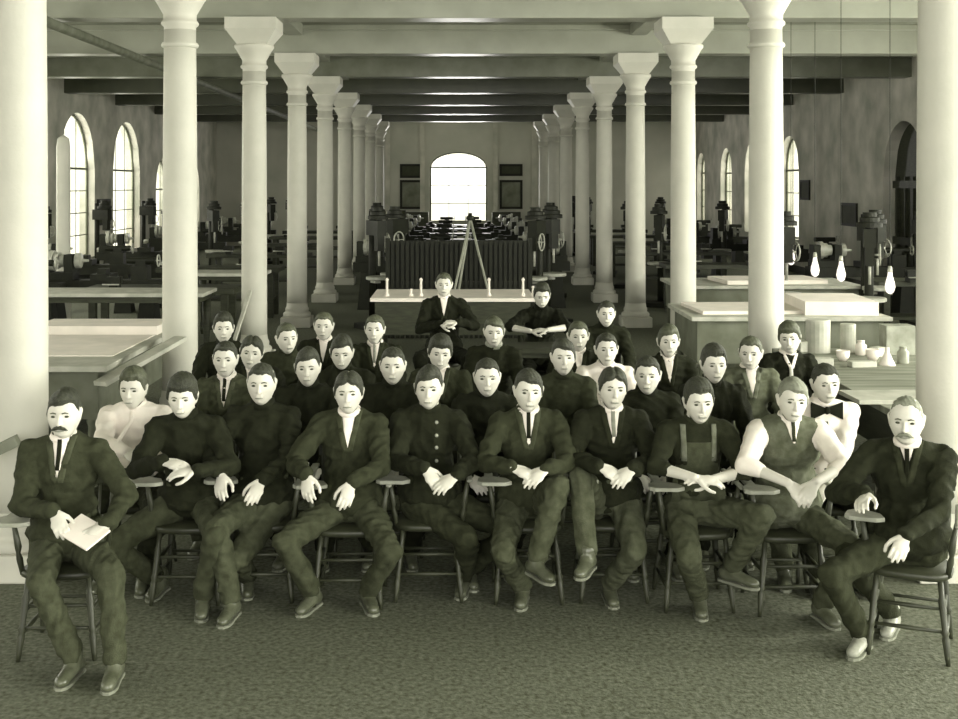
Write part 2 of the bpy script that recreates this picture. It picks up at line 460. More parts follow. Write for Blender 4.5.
# pegs and pots on the white bench
for i, (px, h) in enumerate(((387, .25), (411, .1), (421, .25), (489, .25), (523, .25), (533, .14))):
    X = (px-VX)*16.3/F
    b = MB(); b.lathe([(.03, 0), (.035, .02), (.018, .04), (.015, h*.8), (.024, h*.9), (.01, h)], 10)
    names = ['white peg at the left end of the long white bench', 'squat white knob on the bench between the two left pegs', 'white peg on the bench just left of the seated youth before it', 'white peg on the bench right of the seated youth before it', 'white peg nearest the right end of the long white bench', 'short white knob at the right end of the long white bench']
    tag(b.build('bench_peg', M_shirt, smooth=True, loc=(X, 16.3, .88)), names[i], 'peg', 'pegs on the white bench')
# items on right bench
def jar(px, py, Y, h, r, kind, label, cat, m=M_lwood):
    p = at(px, py, Y); prof = {'jar': [(r*.9,0),(r,.03*h),(r,.7*h),(r*.6,.82*h),(r*.6,.95*h),(r*.7,h)],
      'can': [(r,0),(r,h*.97),(r*.95,h)], 'cone': [(r,0),(r*.9,.1*h),(r*.3,.7*h),(r*.25,h)], 'bowl': [(r*.5,0),(r*.9,.4*h),(r,h),(r*.9,h),(r*.75,h*.4)]}[kind]
    return tag(MB().lathe(prof, 18).build(cat, m, smooth=(kind != 'can'), loc=(p.x, Y, .86)), label, cat)
M_tin = mat('dull_tin', .3, .45, .3, 8)
jar(818, 0, 11.0, .30, .11, 'can', 'fat pale drum at the back of the streaky bench, beside the fair-haired back youth', 'drum', M_lwood)
jar(848, 0, 11.0, .26, .07, 'can', 'tall pale tin on the streaky bench, right of the fat drum', 'tin', M_lwood)
jar(861, 0, 10.8, .13, .05, 'jar', 'small white jar on the bench, right of the tall tin', 'jar', M_paper)
jar(873, 0, 10.45, .10, .06, 'bowl', 'low pale bowl amid the bench clutter on the right', 'bowl', M_paper)
jar(887, 0, 10.2, .15, .07, 'cone', 'white cone on the bench just before the grey tin box', 'funnel', M_shirt)
jar(843, 0, 10.45, .09, .06, 'bowl', 'white dish at the near side of the drum and tall tin', 'dish', M_paper)
jar(903, 0, 10.3, .14, .05, 'jar', 'pale jar half behind the nearest right column', 'pot', M_tin)
p = at(897, 0, 10.9)
tag(MB().cbox(0, 0, .13, .26, .2, .26).build('tin_box', M_tin, loc=(p.x, 10.9, .86)), 'upright grey tin box on the bench against the nearest right column', 'box')
for i, (px, Y, sx, sy, h, rz) in enumerate(((800, 11.05, .12, .2, .1, .3), (820, 10.15, .2, .12, .07, -.1), (862, 10.1, .22, .1, .05, .1), (878, 10.75, .12, .1, .08, .5))):
    p = at(px, 0, Y); lab = ['small pale wood block beside the second right column', 'flat pale block in front of the fat drum', 'low white slab in the midst of the bench clutter', 'small pale block between bowl and tin box'][i]
    o = bevel(MB().cbox(0, 0, h/2, sx, sy, h).build('wood_block', M_lwood, loc=(p.x, Y, .86))); o.rotation_euler = (0, 0, rz); tag(o, lab, 'block')
# long straightedges
def plank(a, b, wd, t, label, m=M_lwood, name='straightedge'):
    a = Vector(a); b = Vector(b); d = b-a; L = d.length
    e = MB().box(0, L, -wd/2, wd/2, -t/2, t/2)
    o = bevel(e.build(name, m, loc=a), .003); o.rotation_euler = d.to_track_quat('X', 'Z').to_euler()
    return tag(o, label, 'straightedge' if name == 'straightedge' else 'board')
plank(at(100, 384, 10.2), at(181, 338, 11.2), .14, .04, 'long pale board sloping up past the left drawing table to the second left column')
plank((-2.95, 15.2, .02), (-2.72, 15.8, 1.0), .05, .03, 'short pale stick leaning against the third left column')
plank(at(-40, 468, 7.0), at(18, 440, 7.05), .09, .06, 'grey plank end jutting in front of the nearest left column', M_side, 'plank')

# machine protos
def lathe_proto():
    e = empty('lathe', (0,0,0))
    for x in (-.75, .75):
        l = MB(); l.hexa([(x-.16,-.25,0),(x+.16,-.25,0),(x+.16,.25,0),(x-.16,.25,0),(x-.09,-.16,.72),(x+.09,-.16,.72),(x+.09,.16,.72),(x-.09,.16,.72)]); l.build('leg', M_iron, e)
    bevel(MB().box(-1.0, 1.0, -.17, .17, .72, .9).build('bed', M_iron, e))
    h = MB(); h.box(-.95, -.4, -.17, .17, .9, 1.02); h.box(-.93, -.8, -.15, .15, 1.0, 1.3); h.box(-.55, -.42, -.15, .15, 1.0, 1.3); bevel(h.build('headstock', M_iron, e))
    c = MB(); 
    for x, r in ((-.77, .16), (-.69, .13), (-.61, .1)): c.lathe([(r, x-.035), (r, x+.035)], 20, (0, 0, 1.2), 'x')
    c.build('cone_pulley', M_steel, e, False)
    MB().lathe([(.03,-.42),(.12,-.4),(.12,-.32),(.03,-.3),(.02,-.2)], 20, (0,0,1.2), 'x').build('chuck', M_steel, e)
    t = MB(); t.box(.5, .75, -.14, .14, .9, 1.12); t.cyl((.4,0,1.2), (.85,0,1.2), .05); t.box(.55,.7,-.06,.06,1.1,1.2); t.build('tailstock', M_iron, e)
    s = MB(); s.box(-.1, .2, -.26, .2, .9, 1.0); s.box(-.02, .12, -.16, .05, 1.0, 1.08); s.build('carriage', M_iron, e)
    wv = MB(); wv.tube([(.9, .09*math.cos(a), 1.2+.09*math.sin(a)) for a in [2*PI*i/14 for i in range(15)]], .012, 6); wv.cyl((.9,-.09,1.2),(.9,.09,1.2),.008); wv.cyl((.85,0,1.2),(.91,0,1.2),.012); wv.build('hand_wheel', M_steel, e, True)
    return e
def drill_proto():
    e = empty('drill_press', (0,0,0))
    bevel(MB().box(-.28, .28, -.35, .25, 0, .09).build('base', M_iron, e))
    MB().cyl((0,.12,.09), (0,.12,1.95), .06, n=14).build('post', M_iron, e, True)
    t = MB(); t.lathe([(.2,.82),(.22,.83),(.22,.87),(.2,.88)], 20, (0,-.15,0)); t.box(-.05,.05,-.1,.14,.76,.83); t.build('drill_table', M_steel, e)
    h = MB(); h.box(-.08, .08, -.25, .2, 1.55, 1.8); h.box(-.06,.06,-.22,-.08,1.3,1.6); h.build('head', M_iron, e)
    MB().cyl((0,-.15,1.05),(0,-.15,1.35),.02).build('spindle', M_steel, e, True)
    p = MB(); p.lathe([(.17,1.82),(.17,1.88),(.13,1.89),(.13,1.95),(.09,1.96),(.09,2.02)], 20, (0,-.1,0)); p.build('cone_pulley', M_iron, e)
    w_ = MB(); w_.tube([(.13, -.15+.14*math.cos(a), 1.45+.14*math.sin(a)) for a in [2*PI*i/14 for i in range(15)]], .012, 6); w_.cyl((.05,-.15,1.45),(.14,-.15,1.45),.015)
    for q in range(3): w_.cyl((.13,-.15,1.45),(.13,-.15+.14*math.cos(q*2.1),1.45+.14*math.sin(q*2.1)),.008)
    w_.build('hand_wheel', M_steel, e, True)
    return e
def bench_proto():
    e = empty('vise_bench', (0,0,0))
    bevel(MB().box(-1.1, 1.1, -.4, .4, .82, .9).build('bench_top', M_dwood, e))
    for x in (-.95, .95):
        for y in (-.3, .3): MB().box(x-.05, x+.05, y-.05, y+.05, 0, .82).build('leg', M_dwood, e)
    MB().box(-.95, .95, -.32, .32, .3, .34).build('shelf', M_dwood, e)
    for x in (-.6, .5):
        v = MB(); v.box(x-.06, x+.06, -.5, -.3, .9, 1.06); v.box(x-.09, x+.09, -.52, -.46, .98, 1.08); v.box(x-.09, x+.09, -.4, -.34, .98, 1.08)
        v.cyl((x,-.62,.98),(x,-.45,.98),.015)
        o = v.build('vise', M_iron, e); MB().cyl((x-.12,-.62,.98),(x+.12,-.62,.98),.01).build('vise_handle', M_steel, o, True)
    return e
LP, DP, BP = lathe_proto(), drill_proto(), bench_proto()
ul, ud, ub = [False], [False], [False]
def bayname(y):
    i = min(8, max(0, int(round(y/BAY-1.73)))); return ordn[i]
used_labels = set()
def mach(kind, x, y, rz):
    side = 'left aisle' if x < -2.9 else ('right aisle' if x > 3.3 else 'middle aisle')
    base = {'l': 'dark low lathe', 'd': 'tall dark drill press', 'b': 'dark wooden vise bench'}[kind]
    where = 'beside the %s column' % bayname(y)
    if side == 'middle aisle': near = 'left of centre' if x < -.3 else ('right of centre' if x > .5 else 'mid aisle')
    else: near = 'near the windows' if abs(x) > 7 else ('nearest the columns' if abs(x) < 4.7 else 'halfway to the wall')
    lab = '%s, %s, %s' % (base, {'left aisle': 'left', 'right aisle': 'right', 'middle aisle': 'centre'}[side]+' aisle', where.replace('beside the', 'by the')+' '+near)
    while lab in used_labels: lab += ' end'
    used_labels.add(lab)
    P, U = {'l': (LP, ul), 'd': (DP, ud), 'b': (BP, ub)}[kind]
    cat = {'l': 'lathe', 'd': 'drill press', 'b': 'workbench'}[kind]
    place(P, U, (x, y, 0), rz, lab, cat, {'l': 'lathes down the hall', 'd': 'drill presses down the hall', 'b': 'vise benches down the hall'}[kind])
def field():
    L = []
    # middle aisle
    for y in (23.2, 27.2, 31.2, 35.2, 39.2, 43.0):
        L += [('l', -1.0, y, .0), ('l', 1.2, y+.3, PI), ('b', .1, y+1.9, 0)]
    L += [('d', -1.36, 20.0, .5), ('d', -1.02, 20.8, -.6), ('d', 1.33, 19.9, -.4), ('d', 1.62, 20.8, .3), ('d', -1.7, 25.2, .3), ('d', 2.0, 25.4, -.3)]
    # left aisle
    for y in (17.6, 21.9, 26.2, 30.5, 34.8, 39.1):
        L += [('b', -4.3, y, 0), ('l', -7.0, y+.6, .1)]
        if y > 20: L += [('d', -5.7, y+1.8, .5), ('d', -8.6, y-1.5, 1.2)]
    # right aisle
    for y in (21.9, 26.2, 30.5, 34.8, 39.1):
        L += [('b', 5.0, y+.9, 0), ('l', 7.4, y, 0), ('d', 6.3, y+2.2, -.4), ('d', 4.0, y+1.8, -.3)]
    L += [('b', 7.6, 18.9, 0), ('d', 8.75, 17.6, -.5), ('l', 8.0, 16.6, .0), ('b', 7.75, 14.0, 0), ('b', -8.1, 16.2, 0)]
    L += [('d', 5.6, 16.3, -.3), ('l', 6.6, 12.6, .0), ('d', 8.1, 12.9, -.7), ('d', 6.9, 15.4, .2), ('d', 6.2, 18.0, .4), ('d', 7.9, 20.4, .1), ('d', 4.6, 17.0, .2), ('l', -7.3, 13.4, 0), ('d', -5.9, 14.4, .4), ('d', -8.3, 18.3, .2), ('l', -5.6, 18.9, 0)]
    for a in L: mach(*a)
field()

# slatted rack and tripod in the middle aisle
def rack(x0, x1, Y, z0, z1, label):
    e = empty('slatted_rack', ((x0+x1)/2, Y, 0)); W = (x1-x0)/2
    f = MB(); f.box(-W, W, -.03, .03, z1-.06, z1); f.box(-W, W, -.03, .03, .2, .26); f.box(-W, W, -.03, .03, z1*.55, z1*.55+.05); f.build('rail', M_iron, e)
    s = MB(); n = int((x1-x0)/.075)
    for i in range(n+1):
        x = -W+2*W*i/n; s.box(x-.025, x+.025, -.045, -.03, 0, z1-.02)
    s.build('slats', M_iron, e); MB().box(-W, W, .03, .05, .05, z1-.05).build('back_board', M_iron, e)
    for x in (-W, W): MB().box(x-.035, x+.035, -.05, .05, 0, z1+.04).build('post', M_iron, e)
    return tag(e, label, 'rack')
rack(-1.08, 1.14, 18.75, 0, 1.52, 'dark slatted rack standing across the middle aisle behind the white bench')
M_tripod = mat('weathered_ash', .3, .6, .2)
e = empty('tripod', (.2, 18.05, 0))
for x, y in ((-.42, -.2), (.46, -.2), (-.3, .28)):
    MB().cyl((0, 0, 1.88), (x, y, 0.01), .02, .016, n=8).build('leg', M_tripod, e, True)
MB().lathe([(.05,1.86),(.06,1.88),(.06,1.92),(.03,1.93),(.025,1.97)], 14).build('head', M_iron, e, True)
tag(e, 'tall splayed wooden tripod between the white bench and the slatted rack', 'tripod')

def cabinet(x0, x1, y, h, label):
    e = empty('low_cabinet', ((x0+x1)/2, y, 0)); W = (x1-x0)/2
    bevel(MB().box(-W, W, -.25, .25, 0, h).build('body', M_dwood, e))
    for s_ in (-1, 1):
        d = bevel(MB().box(min(s_*.02, s_*(W-.04)), max(s_*.02, s_*(W-.04)), -.275, -.25, .1, h-.08).build('door', M_dwood, e))
        MB().ell((s_*.08, -.29, h*.55), (.02, .02, .02), None, 8, 6).build('knob', M_steel, d)
    return tag(e, label, 'cabinet')
cabinet(-2.15, -1.1, 46.4, 1.35, 'dark low cabinet against the end wall, left of the bright window')
cabinet(1.35, 2.45, 46.4, 1.35, 'dark low cabinet against the end wall, right of the bright window')
# pendant lamps of the right aisle
def pendant(px, py, Y, label):
    p = at(px, py, Y)
    e = empty('pendant_lamp', (p.x, Y, p.z))
    MB().cyl((0,0,.12), (0,0,ZC-p.z), .004, n=6).build('cord', M_iron, e)
    MB().lathe([(.02,.12),(.025,.1),(.03,.06),(.028,.05)], 12).build('socket', M_steel, e, True)
    MB().lathe([(.022,.06),(.03,.0),(.05,-.07),(.06,-.13),(.045,-.19),(.015,-.215)], 14).build('bulb', M_bulb, e, True)
    return tag(e, label, 'lamp', 'hanging bulbs of the right aisle')
pendant(791, 250, 17.2, 'white hanging bulb just right of the second right column')
pendant(815, 261, 16.4, 'white hanging bulb before the right wall, second from the second right column')
pendant(841, 265, 15.6, 'white hanging bulb below the framed notice on the right wall')
pendant(890, 276, 14.4, 'white hanging bulb in front of the dark arched doorway')
# left clutter
tag(MB().lathe([(.12,0),(.13,.05),(.115,.1),(.11,3.0),(.09,3.15),(.02,3.2)], 18).build('white_post', M_col, smooth=True, loc=(-6.43, 19.6, 0)), 'slim white round-topped post in front of the nearer arched left window', 'post')
table('side_table', -6.8, -3.3, 15.6, 16.5, .98, 'narrow pale-topped table behind the left drawing table', M_lwood, M_dwood, .06, .08)
table('side_table', -4.2, -3.0, 18.6, 19.4, 1.02, 'small pale-topped stand seen between the second and third left columns', M_lwood, M_dwood, .06, .06)

# ------------------------------------------------------------------ people
def remesh(mb, voxel, name, smooth_iter=2, fac=.5):
    """fuse overlapping closed shapes into one continuous skin"""
    me = mb.mesh(name); o = bpy.data.objects.new(name, me); C.objects.link(o)
    r = o.modifiers.new('r', 'REMESH'); r.mode = 'VOXEL'; r.voxel_size = voxel; r.use_smooth_shade = True
    if smooth_iter:
        s_ = o.modifiers.new('s', 'SMOOTH'); s_.iterations = smooth_iter; s_.factor = fac
    dg = bpy.context.evaluated_depsgraph_get()
    out = bpy.data.meshes.new_from_object(o.evaluated_get(dg)); out.name = name
    bpy.data.objects.remove(o); bpy.data.meshes.remove(me)
    return out
def coords(me):
    a = np.empty(len(me.vertices)*3, 'f'); me.vertices.foreach_get('co', a); return a.reshape(-1, 3)
def setco(me, a): me.vertices.foreach_set('co', a.astype('f').ravel()); me.update()
def normals(me):
    a = np.empty(len(me.vertices)*3, 'f'); me.vertex_normals.foreach_get('vector', a); return a.reshape(-1, 3)
def wrinkle(me, amp, seed, freq=9.):
    amp *= 1.9
    """cloth folds as a sum of oriented ridges"""
    rng = np.random.RandomState(seed); p = coords(me); n = normals(me); d = np.zeros(len(p))
    for i in range(9):
        k = rng.normal(size=3); k[2] *= 1.3; k /= np.linalg.norm(k); f = freq*rng.uniform(.8, 3.2)
        k2 = rng.normal(size=3)*4
        ph = rng.uniform(0, 6.28)
        s_ = np.sin(p@k*f*2+ph+1.3*np.sin(p@k2+ph))
        d += (np.abs(s_)*-1+.6)/(1+.25*i)
    setco(me, p+n*(d*amp/2.4)[:, None]); return me

def head_mb(mb, T, jaw=1., hollow=1.):
    """T maps head space (x right, -y face, z up, origin mid skull at eye line) to body space"""
    n, m = 36, 28; vs = []; fs = []
    for i in range(m+1):
        t = min(max(PI*i/m, .03), PI-.03)
        for j in range(n):
            a = 2*PI*j/n
            x = math.sin(t)*math.cos(a); y = math.sin(t)*math.sin(a); z = math.cos(t)
            X = x*.075; Y = y*.094; Z = z*.118
            if z < 0:
                q = -z
                X *= 1-.24*q**1.8
                if y > 0: Y *= 1-.42*q**1.1            # back of the head turns in to the neck
                else: Y *= 1+.02*q; Y += -.006*q
            else:
                Y *= 1+.05*z; X *= 1+.17*z*z; Z *= 1-.03*abs(x)
                if y > 0: Y *= 1.06
            if y < 0:                                    # flatten the face plane a little
                Y *= 1-.06*(1-abs(x))
                for ex in (-.031, .031):                # eye sockets
                    d2 = ((X-ex)/.016)**2+((Z-.002)/.011)**2
                    Y += .0105*math.exp(-d2)
                d2 = (abs(X)-.045)**2/.014**2+((Z+.05)/.026)**2
                Y += .005*hollow*math.exp(-d2)
                d2 = (X/.03)**2+((Z+.092)/.014)**2; Y -= .007*math.exp(-d2)     # chin
                d2 = (X/.022)**2+((Z+.080)/.006)**2; Y += .004*math.exp(-d2)
                d2 = (X/.05)**2+((Z-.020)/.009)**2; Y -= .004*math.exp(-d2)     # brow
            vs.append(T @ Vector((X*jaw, Y, Z)))
    for i in range(m):
        for j in range(n):
            k = (j+1) % n; fs.append((i*n+j, (i+1)*n+j, (i+1)*n+k, i*n+k))
    fs.append(tuple(range(n))); fs.append(tuple(m*n+j for j in range(n-1, -1, -1)))
    mb.add(vs, fs)
    def P(*a): return T @ Vector(a)
    mb.rc(P(0, -.090, .006), .007, P(0, -.106, -.030), .0115, 10)        # nose
    mb.rc(P(-.009, -.095, -.033), .0075, P(.009, -.095, -.033), .0075, 8)
    mb.rc(P(-.015, -.0905, -.060), .0062, P(.015, -.0905, -.060), .0062, 8)   # lips
    mb.rc(P(-.012, -.0895, -.070), .0066, P(.012, -.0895, -.070), .0066, 8)
    for sx in (-1, 1):                                                   # ears
        mb.rc(P(sx*.080, .010, .014), .018, P(sx*.075, .002, -.026), .010, 10, 3, .42, (T.to_3x3() @ Vector((1, .35, 0))))

def hand_mb(mb, wr, direc, palm_n, side, curl=.5, size=1., spread=.06):
    """wr wrist point, direc along the fingers, palm_n the way the palm faces, side +1 thumb on the w side"""
    d = Vector(direc).normalized(); pn = (Vector(palm_n)-d*Vector(palm_n).dot(d)).normalized(); w_ = d.cross(pn)*side
    s = size
    mb.rc(wr, .027*s, wr+d*.075*s, .036*s, 12, 3, .45, pn)
    mb.rc(wr+d*.02*s+w_*.012*s, .022*s, wr+d*.07*s-w_*.012*s, .03*s, 10, 3, .5, pn)
    knuck = wr+d*.088*s
    for i, (L, off) in enumerate(((.068, .029), (.077, .0095), (.071, -.0105), (.056, -.029))):
        a = knuck+w_*off*s-d*(.006*abs(i-1))*s
        dd = (d+w_*(off*1.5*spread/.06)).normalized(); c = curl*(1+.12*i)
        p = a-dd*.02*s; rr = .0092*s
        for seg, l in enumerate((.46, .31, .23)):
            q = a+dd*L*l*s
            mb.rc(p, rr, q, rr*.93, 8, 2); p = q; a = q; rr *= .94
            dd = (dd*math.cos(c*.9)+pn*math.sin(c*.9)).normalized()
    ta = wr+d*.022*s+w_*.02*s; td = (d*.72+w_*.62+pn*.32).normalized()
    b = ta+td*.045*s; c_ = b+(td*.6+d*.55+pn*.2).normalized()*.034*s; e_ = c_+(d*.8+pn*.25-w_*.1).normalized()*.026*s
    mb.rc(ta, .015*s, b, .0125*s, 9, 2); mb.rc(b, .0118*s, c_, .0105*s, 8, 2); mb.rc(c_, .0105*s, e_, .009*s, 8, 2)

def ik(a, t, l1, l2, pole):
    a = Vector(a); t = Vector(t); d = t-a; L = d.length
    if L > (l1+l2)*.995: t = a+d*((l1+l2)*.995/L); L = (l1+l2)*.995; d = t-a
    if L < abs(l1-l2)+.02: L = abs(l1-l2)+.02
    x = (l1*l1-l2*l2+L*L)/(2*L); h = math.sqrt(max(0, l1*l1-x*x)); u = d.normalized()
    p = Vector(pole); p = (p-u*p.dot(u)).normalized()
    return a+u*x+p*h, t

HEADPARTS = {}
def headpart(kind):
    """meshes shared by all heads, in head space"""
    if kind in HEADPARTS: return HEADPARTS[kind]
    mb = MB()
    if kind == 'eye':
        mb.ell((0, 0, 0), (.0115, .007, .0058), None, 12, 8); me = mb.mesh('eye', M_eye, True)
    elif kind == 'eyebrows':
        mb.tube([(-.015, -.0015, -.002), (0, -.0005, .0025), (.015, .006, -.002)], [.0032, .0036, .002], 6)
        me = mb.mesh('eyebrow', M_brow, True)
    elif kind == 'mouth':
        mb.tube([(-.023, -.0925, -.0655), (-.009, -.0995, -.0645), (0, -.0995, -.0655), (.009, -.0995, -.0645), (.023, -.0925, -.0655)], [.002, .0042, .0044, .0042, .002], 6)
        me = mb.mesh('mouth', M_lip, True)
    elif kind == 'mustache':
        mb.tube([(-.040, -.086, -.064), (-.024, -.0965, -.054), (-.007, -.101, -.048), (.007, -.101, -.048), (.024, -.0965, -.054), (.040, -.086, -.064)], [.002, .0085, .0095, .0095, .0085, .002], 8)
        me = mb.mesh('mustache', None, True)
    elif kind.startswith('hair'):
        me = hair_mesh(kind)
    HEADPARTS[kind] = me; return me
def hair_mesh(kind):
    st = kind.split('_')[1]
    P = {'short': dict(vol=1.07, top=.0, front=.070, side=.020, part=0), 'parted': dict(vol=1.09, top=.010, front=.066, side=.016, part=1),
         'bushy': dict(vol=1.16, top=.016, front=.052, side=.006, part=0), 'cow': dict(vol=1.09, top=.004, front=.064, side=.016, part=-1),
         'centre': dict(vol=1.11, top=.004, front=.052, side=.006, part=.5), 'bald': dict(vol=1.04, top=-.001, front=.084, side=.026, part=0),
         'high': dict(vol=1.11, top=.018, front=.066, side=.012, part=0)}[st]
    n, m = 64, 48; vs = []; fs = []; sd = sum(map(ord, st))
    for i in range(m+1):
        t = min(max(PI*i/m, .03), PI-.03)
        for j in range(n):
            a = 2*PI*j/n
            x = math.sin(t)*math.cos(a); y = math.sin(t)*math.sin(a); z = math.cos(t)
            X = x*.075; Y = y*.094; Z = z*.118
            if y > 0: Y *= 1.06
            if z > 0: Y *= 1+.05*z; X *= 1+.17*z*z; Z *= 1-.03*abs(x)
            rxy = max(1e-3, math.hypot(x, y))
            if y < 0:                                        # hairline height round the head
                f = min(1, max(0, -y/rxy))
                line = P['side']+(P['front']-P['side'])*min(1, (f*1.25))**2
                if P['part'] == 2: line += .010*math.tanh((abs(X)-.02)*80)
                temple = math.exp(-((abs(X)-.058)/.012)**2)
                if P['part'] != .5: line += .008*temple
                if f < .55: line -= .034*(1-f/.55)**.7*(f > .12)      # sideburn in front of the ear
                if P['part'] == .5: line += .026*max(0, 1-abs(X)/.032)
                if P['part'] == 1: line += .016*(X/.07)-.006
                if P['part'] == -1: line -= .018*(X/.07)+.004
            else:
                f = min(1, y/rxy); line = P['side']*(1-f)**2-.058*min(1, f*1.6)-.004
            line += .005*noise.noise(Vector((X*70+sd, Y*70, 2.)))
            over = (Z-line)/.009
            k = 1/(1+math.exp(-max(-30, min(30, over*2.5))))
            g = .90+(P['vol']-.90)*k
            lump = 1+k*(.035*noise.noise(Vector((X*38+sd, Y*38, Z*34)))+.022*noise.noise(Vector((X*110, Y*110, Z*80+sd))))
            if P['part'] in (0, 1, -1): lump += k*.014*math.sin(X*300+Y*90+2*math.sin(Z*60))
            tt = P['top']*k*math.sin(min(1, max(0, z)*1.2)*PI/2)
            if P['part'] == 1: tt *= 1+.6*math.tanh((X+.02)*60)
            if P['part'] == -1: tt *= 1-.6*math.tanh((X-.02)*60)
            if P['part'] == .5: tt -= .010*k*max(0, z)*math.exp(-(X/.008)**2)
            vs.append((X*g*lump, Y*g*lump-(.010*k if (y < 0 and z > .45 and st != 'bald') else 0), Z*(1+(P['vol']-1)*.35*k)*(1+(lump-1)*.5)+tt))
    for i in range(m):
        for j in range(n):
            k = (j+1) % n; fs.append((i*n+j, (i+1)*n+j, (i+1)*n+k, i*n+k))
    fs.append(tuple(range(n))); fs.append(tuple(m*n+j for j in range(n-1, -1, -1)))
    mb = MB(); mb.add(vs, fs); return mb.mesh('hair', None, True)
def withmat(me, m):
    key = (me.name, m.name)
    if key not in HEADPARTS:
        c = me.copy(); c.materials.clear(); c.materials.append(m); HEADPARTS[key] = c
    return HEADPARTS[key]

def project_patch(bvh, grid, off=.004, thick=.006, origin_y=-1.2):
    """lay a grid of (x,z) points on the front of a garment"""
    rows_ = []
    for r in grid:
        row = []
        for (x, z) in r:
            h = bvh.ray_cast(Vector((x, origin_y, z)), Vector((0, 1, 0)))
            y = h[0].y if h[0] else None
            row.append((x, y, z))
        rows_.append(row)
    ys = [p[1] for r in rows_ for p in r if p[1] is not None]
    if not ys: return None
    av = sum(ys)/len(ys)
    rows_ = [[(x, (y if y is not None else av), z) for x, y, z in r] for r in rows_]
    n = len(rows_[0]); m = len(rows_); vs = [(x, y-off, z) for r in rows_ for x, y, z in r]+[(x, y-off+thick+.008, z) for r in rows_ for x, y, z in r]
    N = n*m; fs = []
    for i in range(m-1):
        for j in range(n-1):
            a = i*n+j; fs.append((a, a+1, a+n+1, a+n)); fs.append((N+a, N+a+n, N+a+n+1, N+a+1))
    ring = [j for j in range(n)]+[i*n+n-1 for i in range(1, m)]+[(m-1)*n+j for j in range(n-2, -1, -1)]+[i*n for i in range(m-2, 0, -1)]
    for a, b in zip(ring, ring[1:]+ring[:1]): fs.append((a, N+a, N+b, b))
    mb = MB(); mb.add(vs, fs); return mb

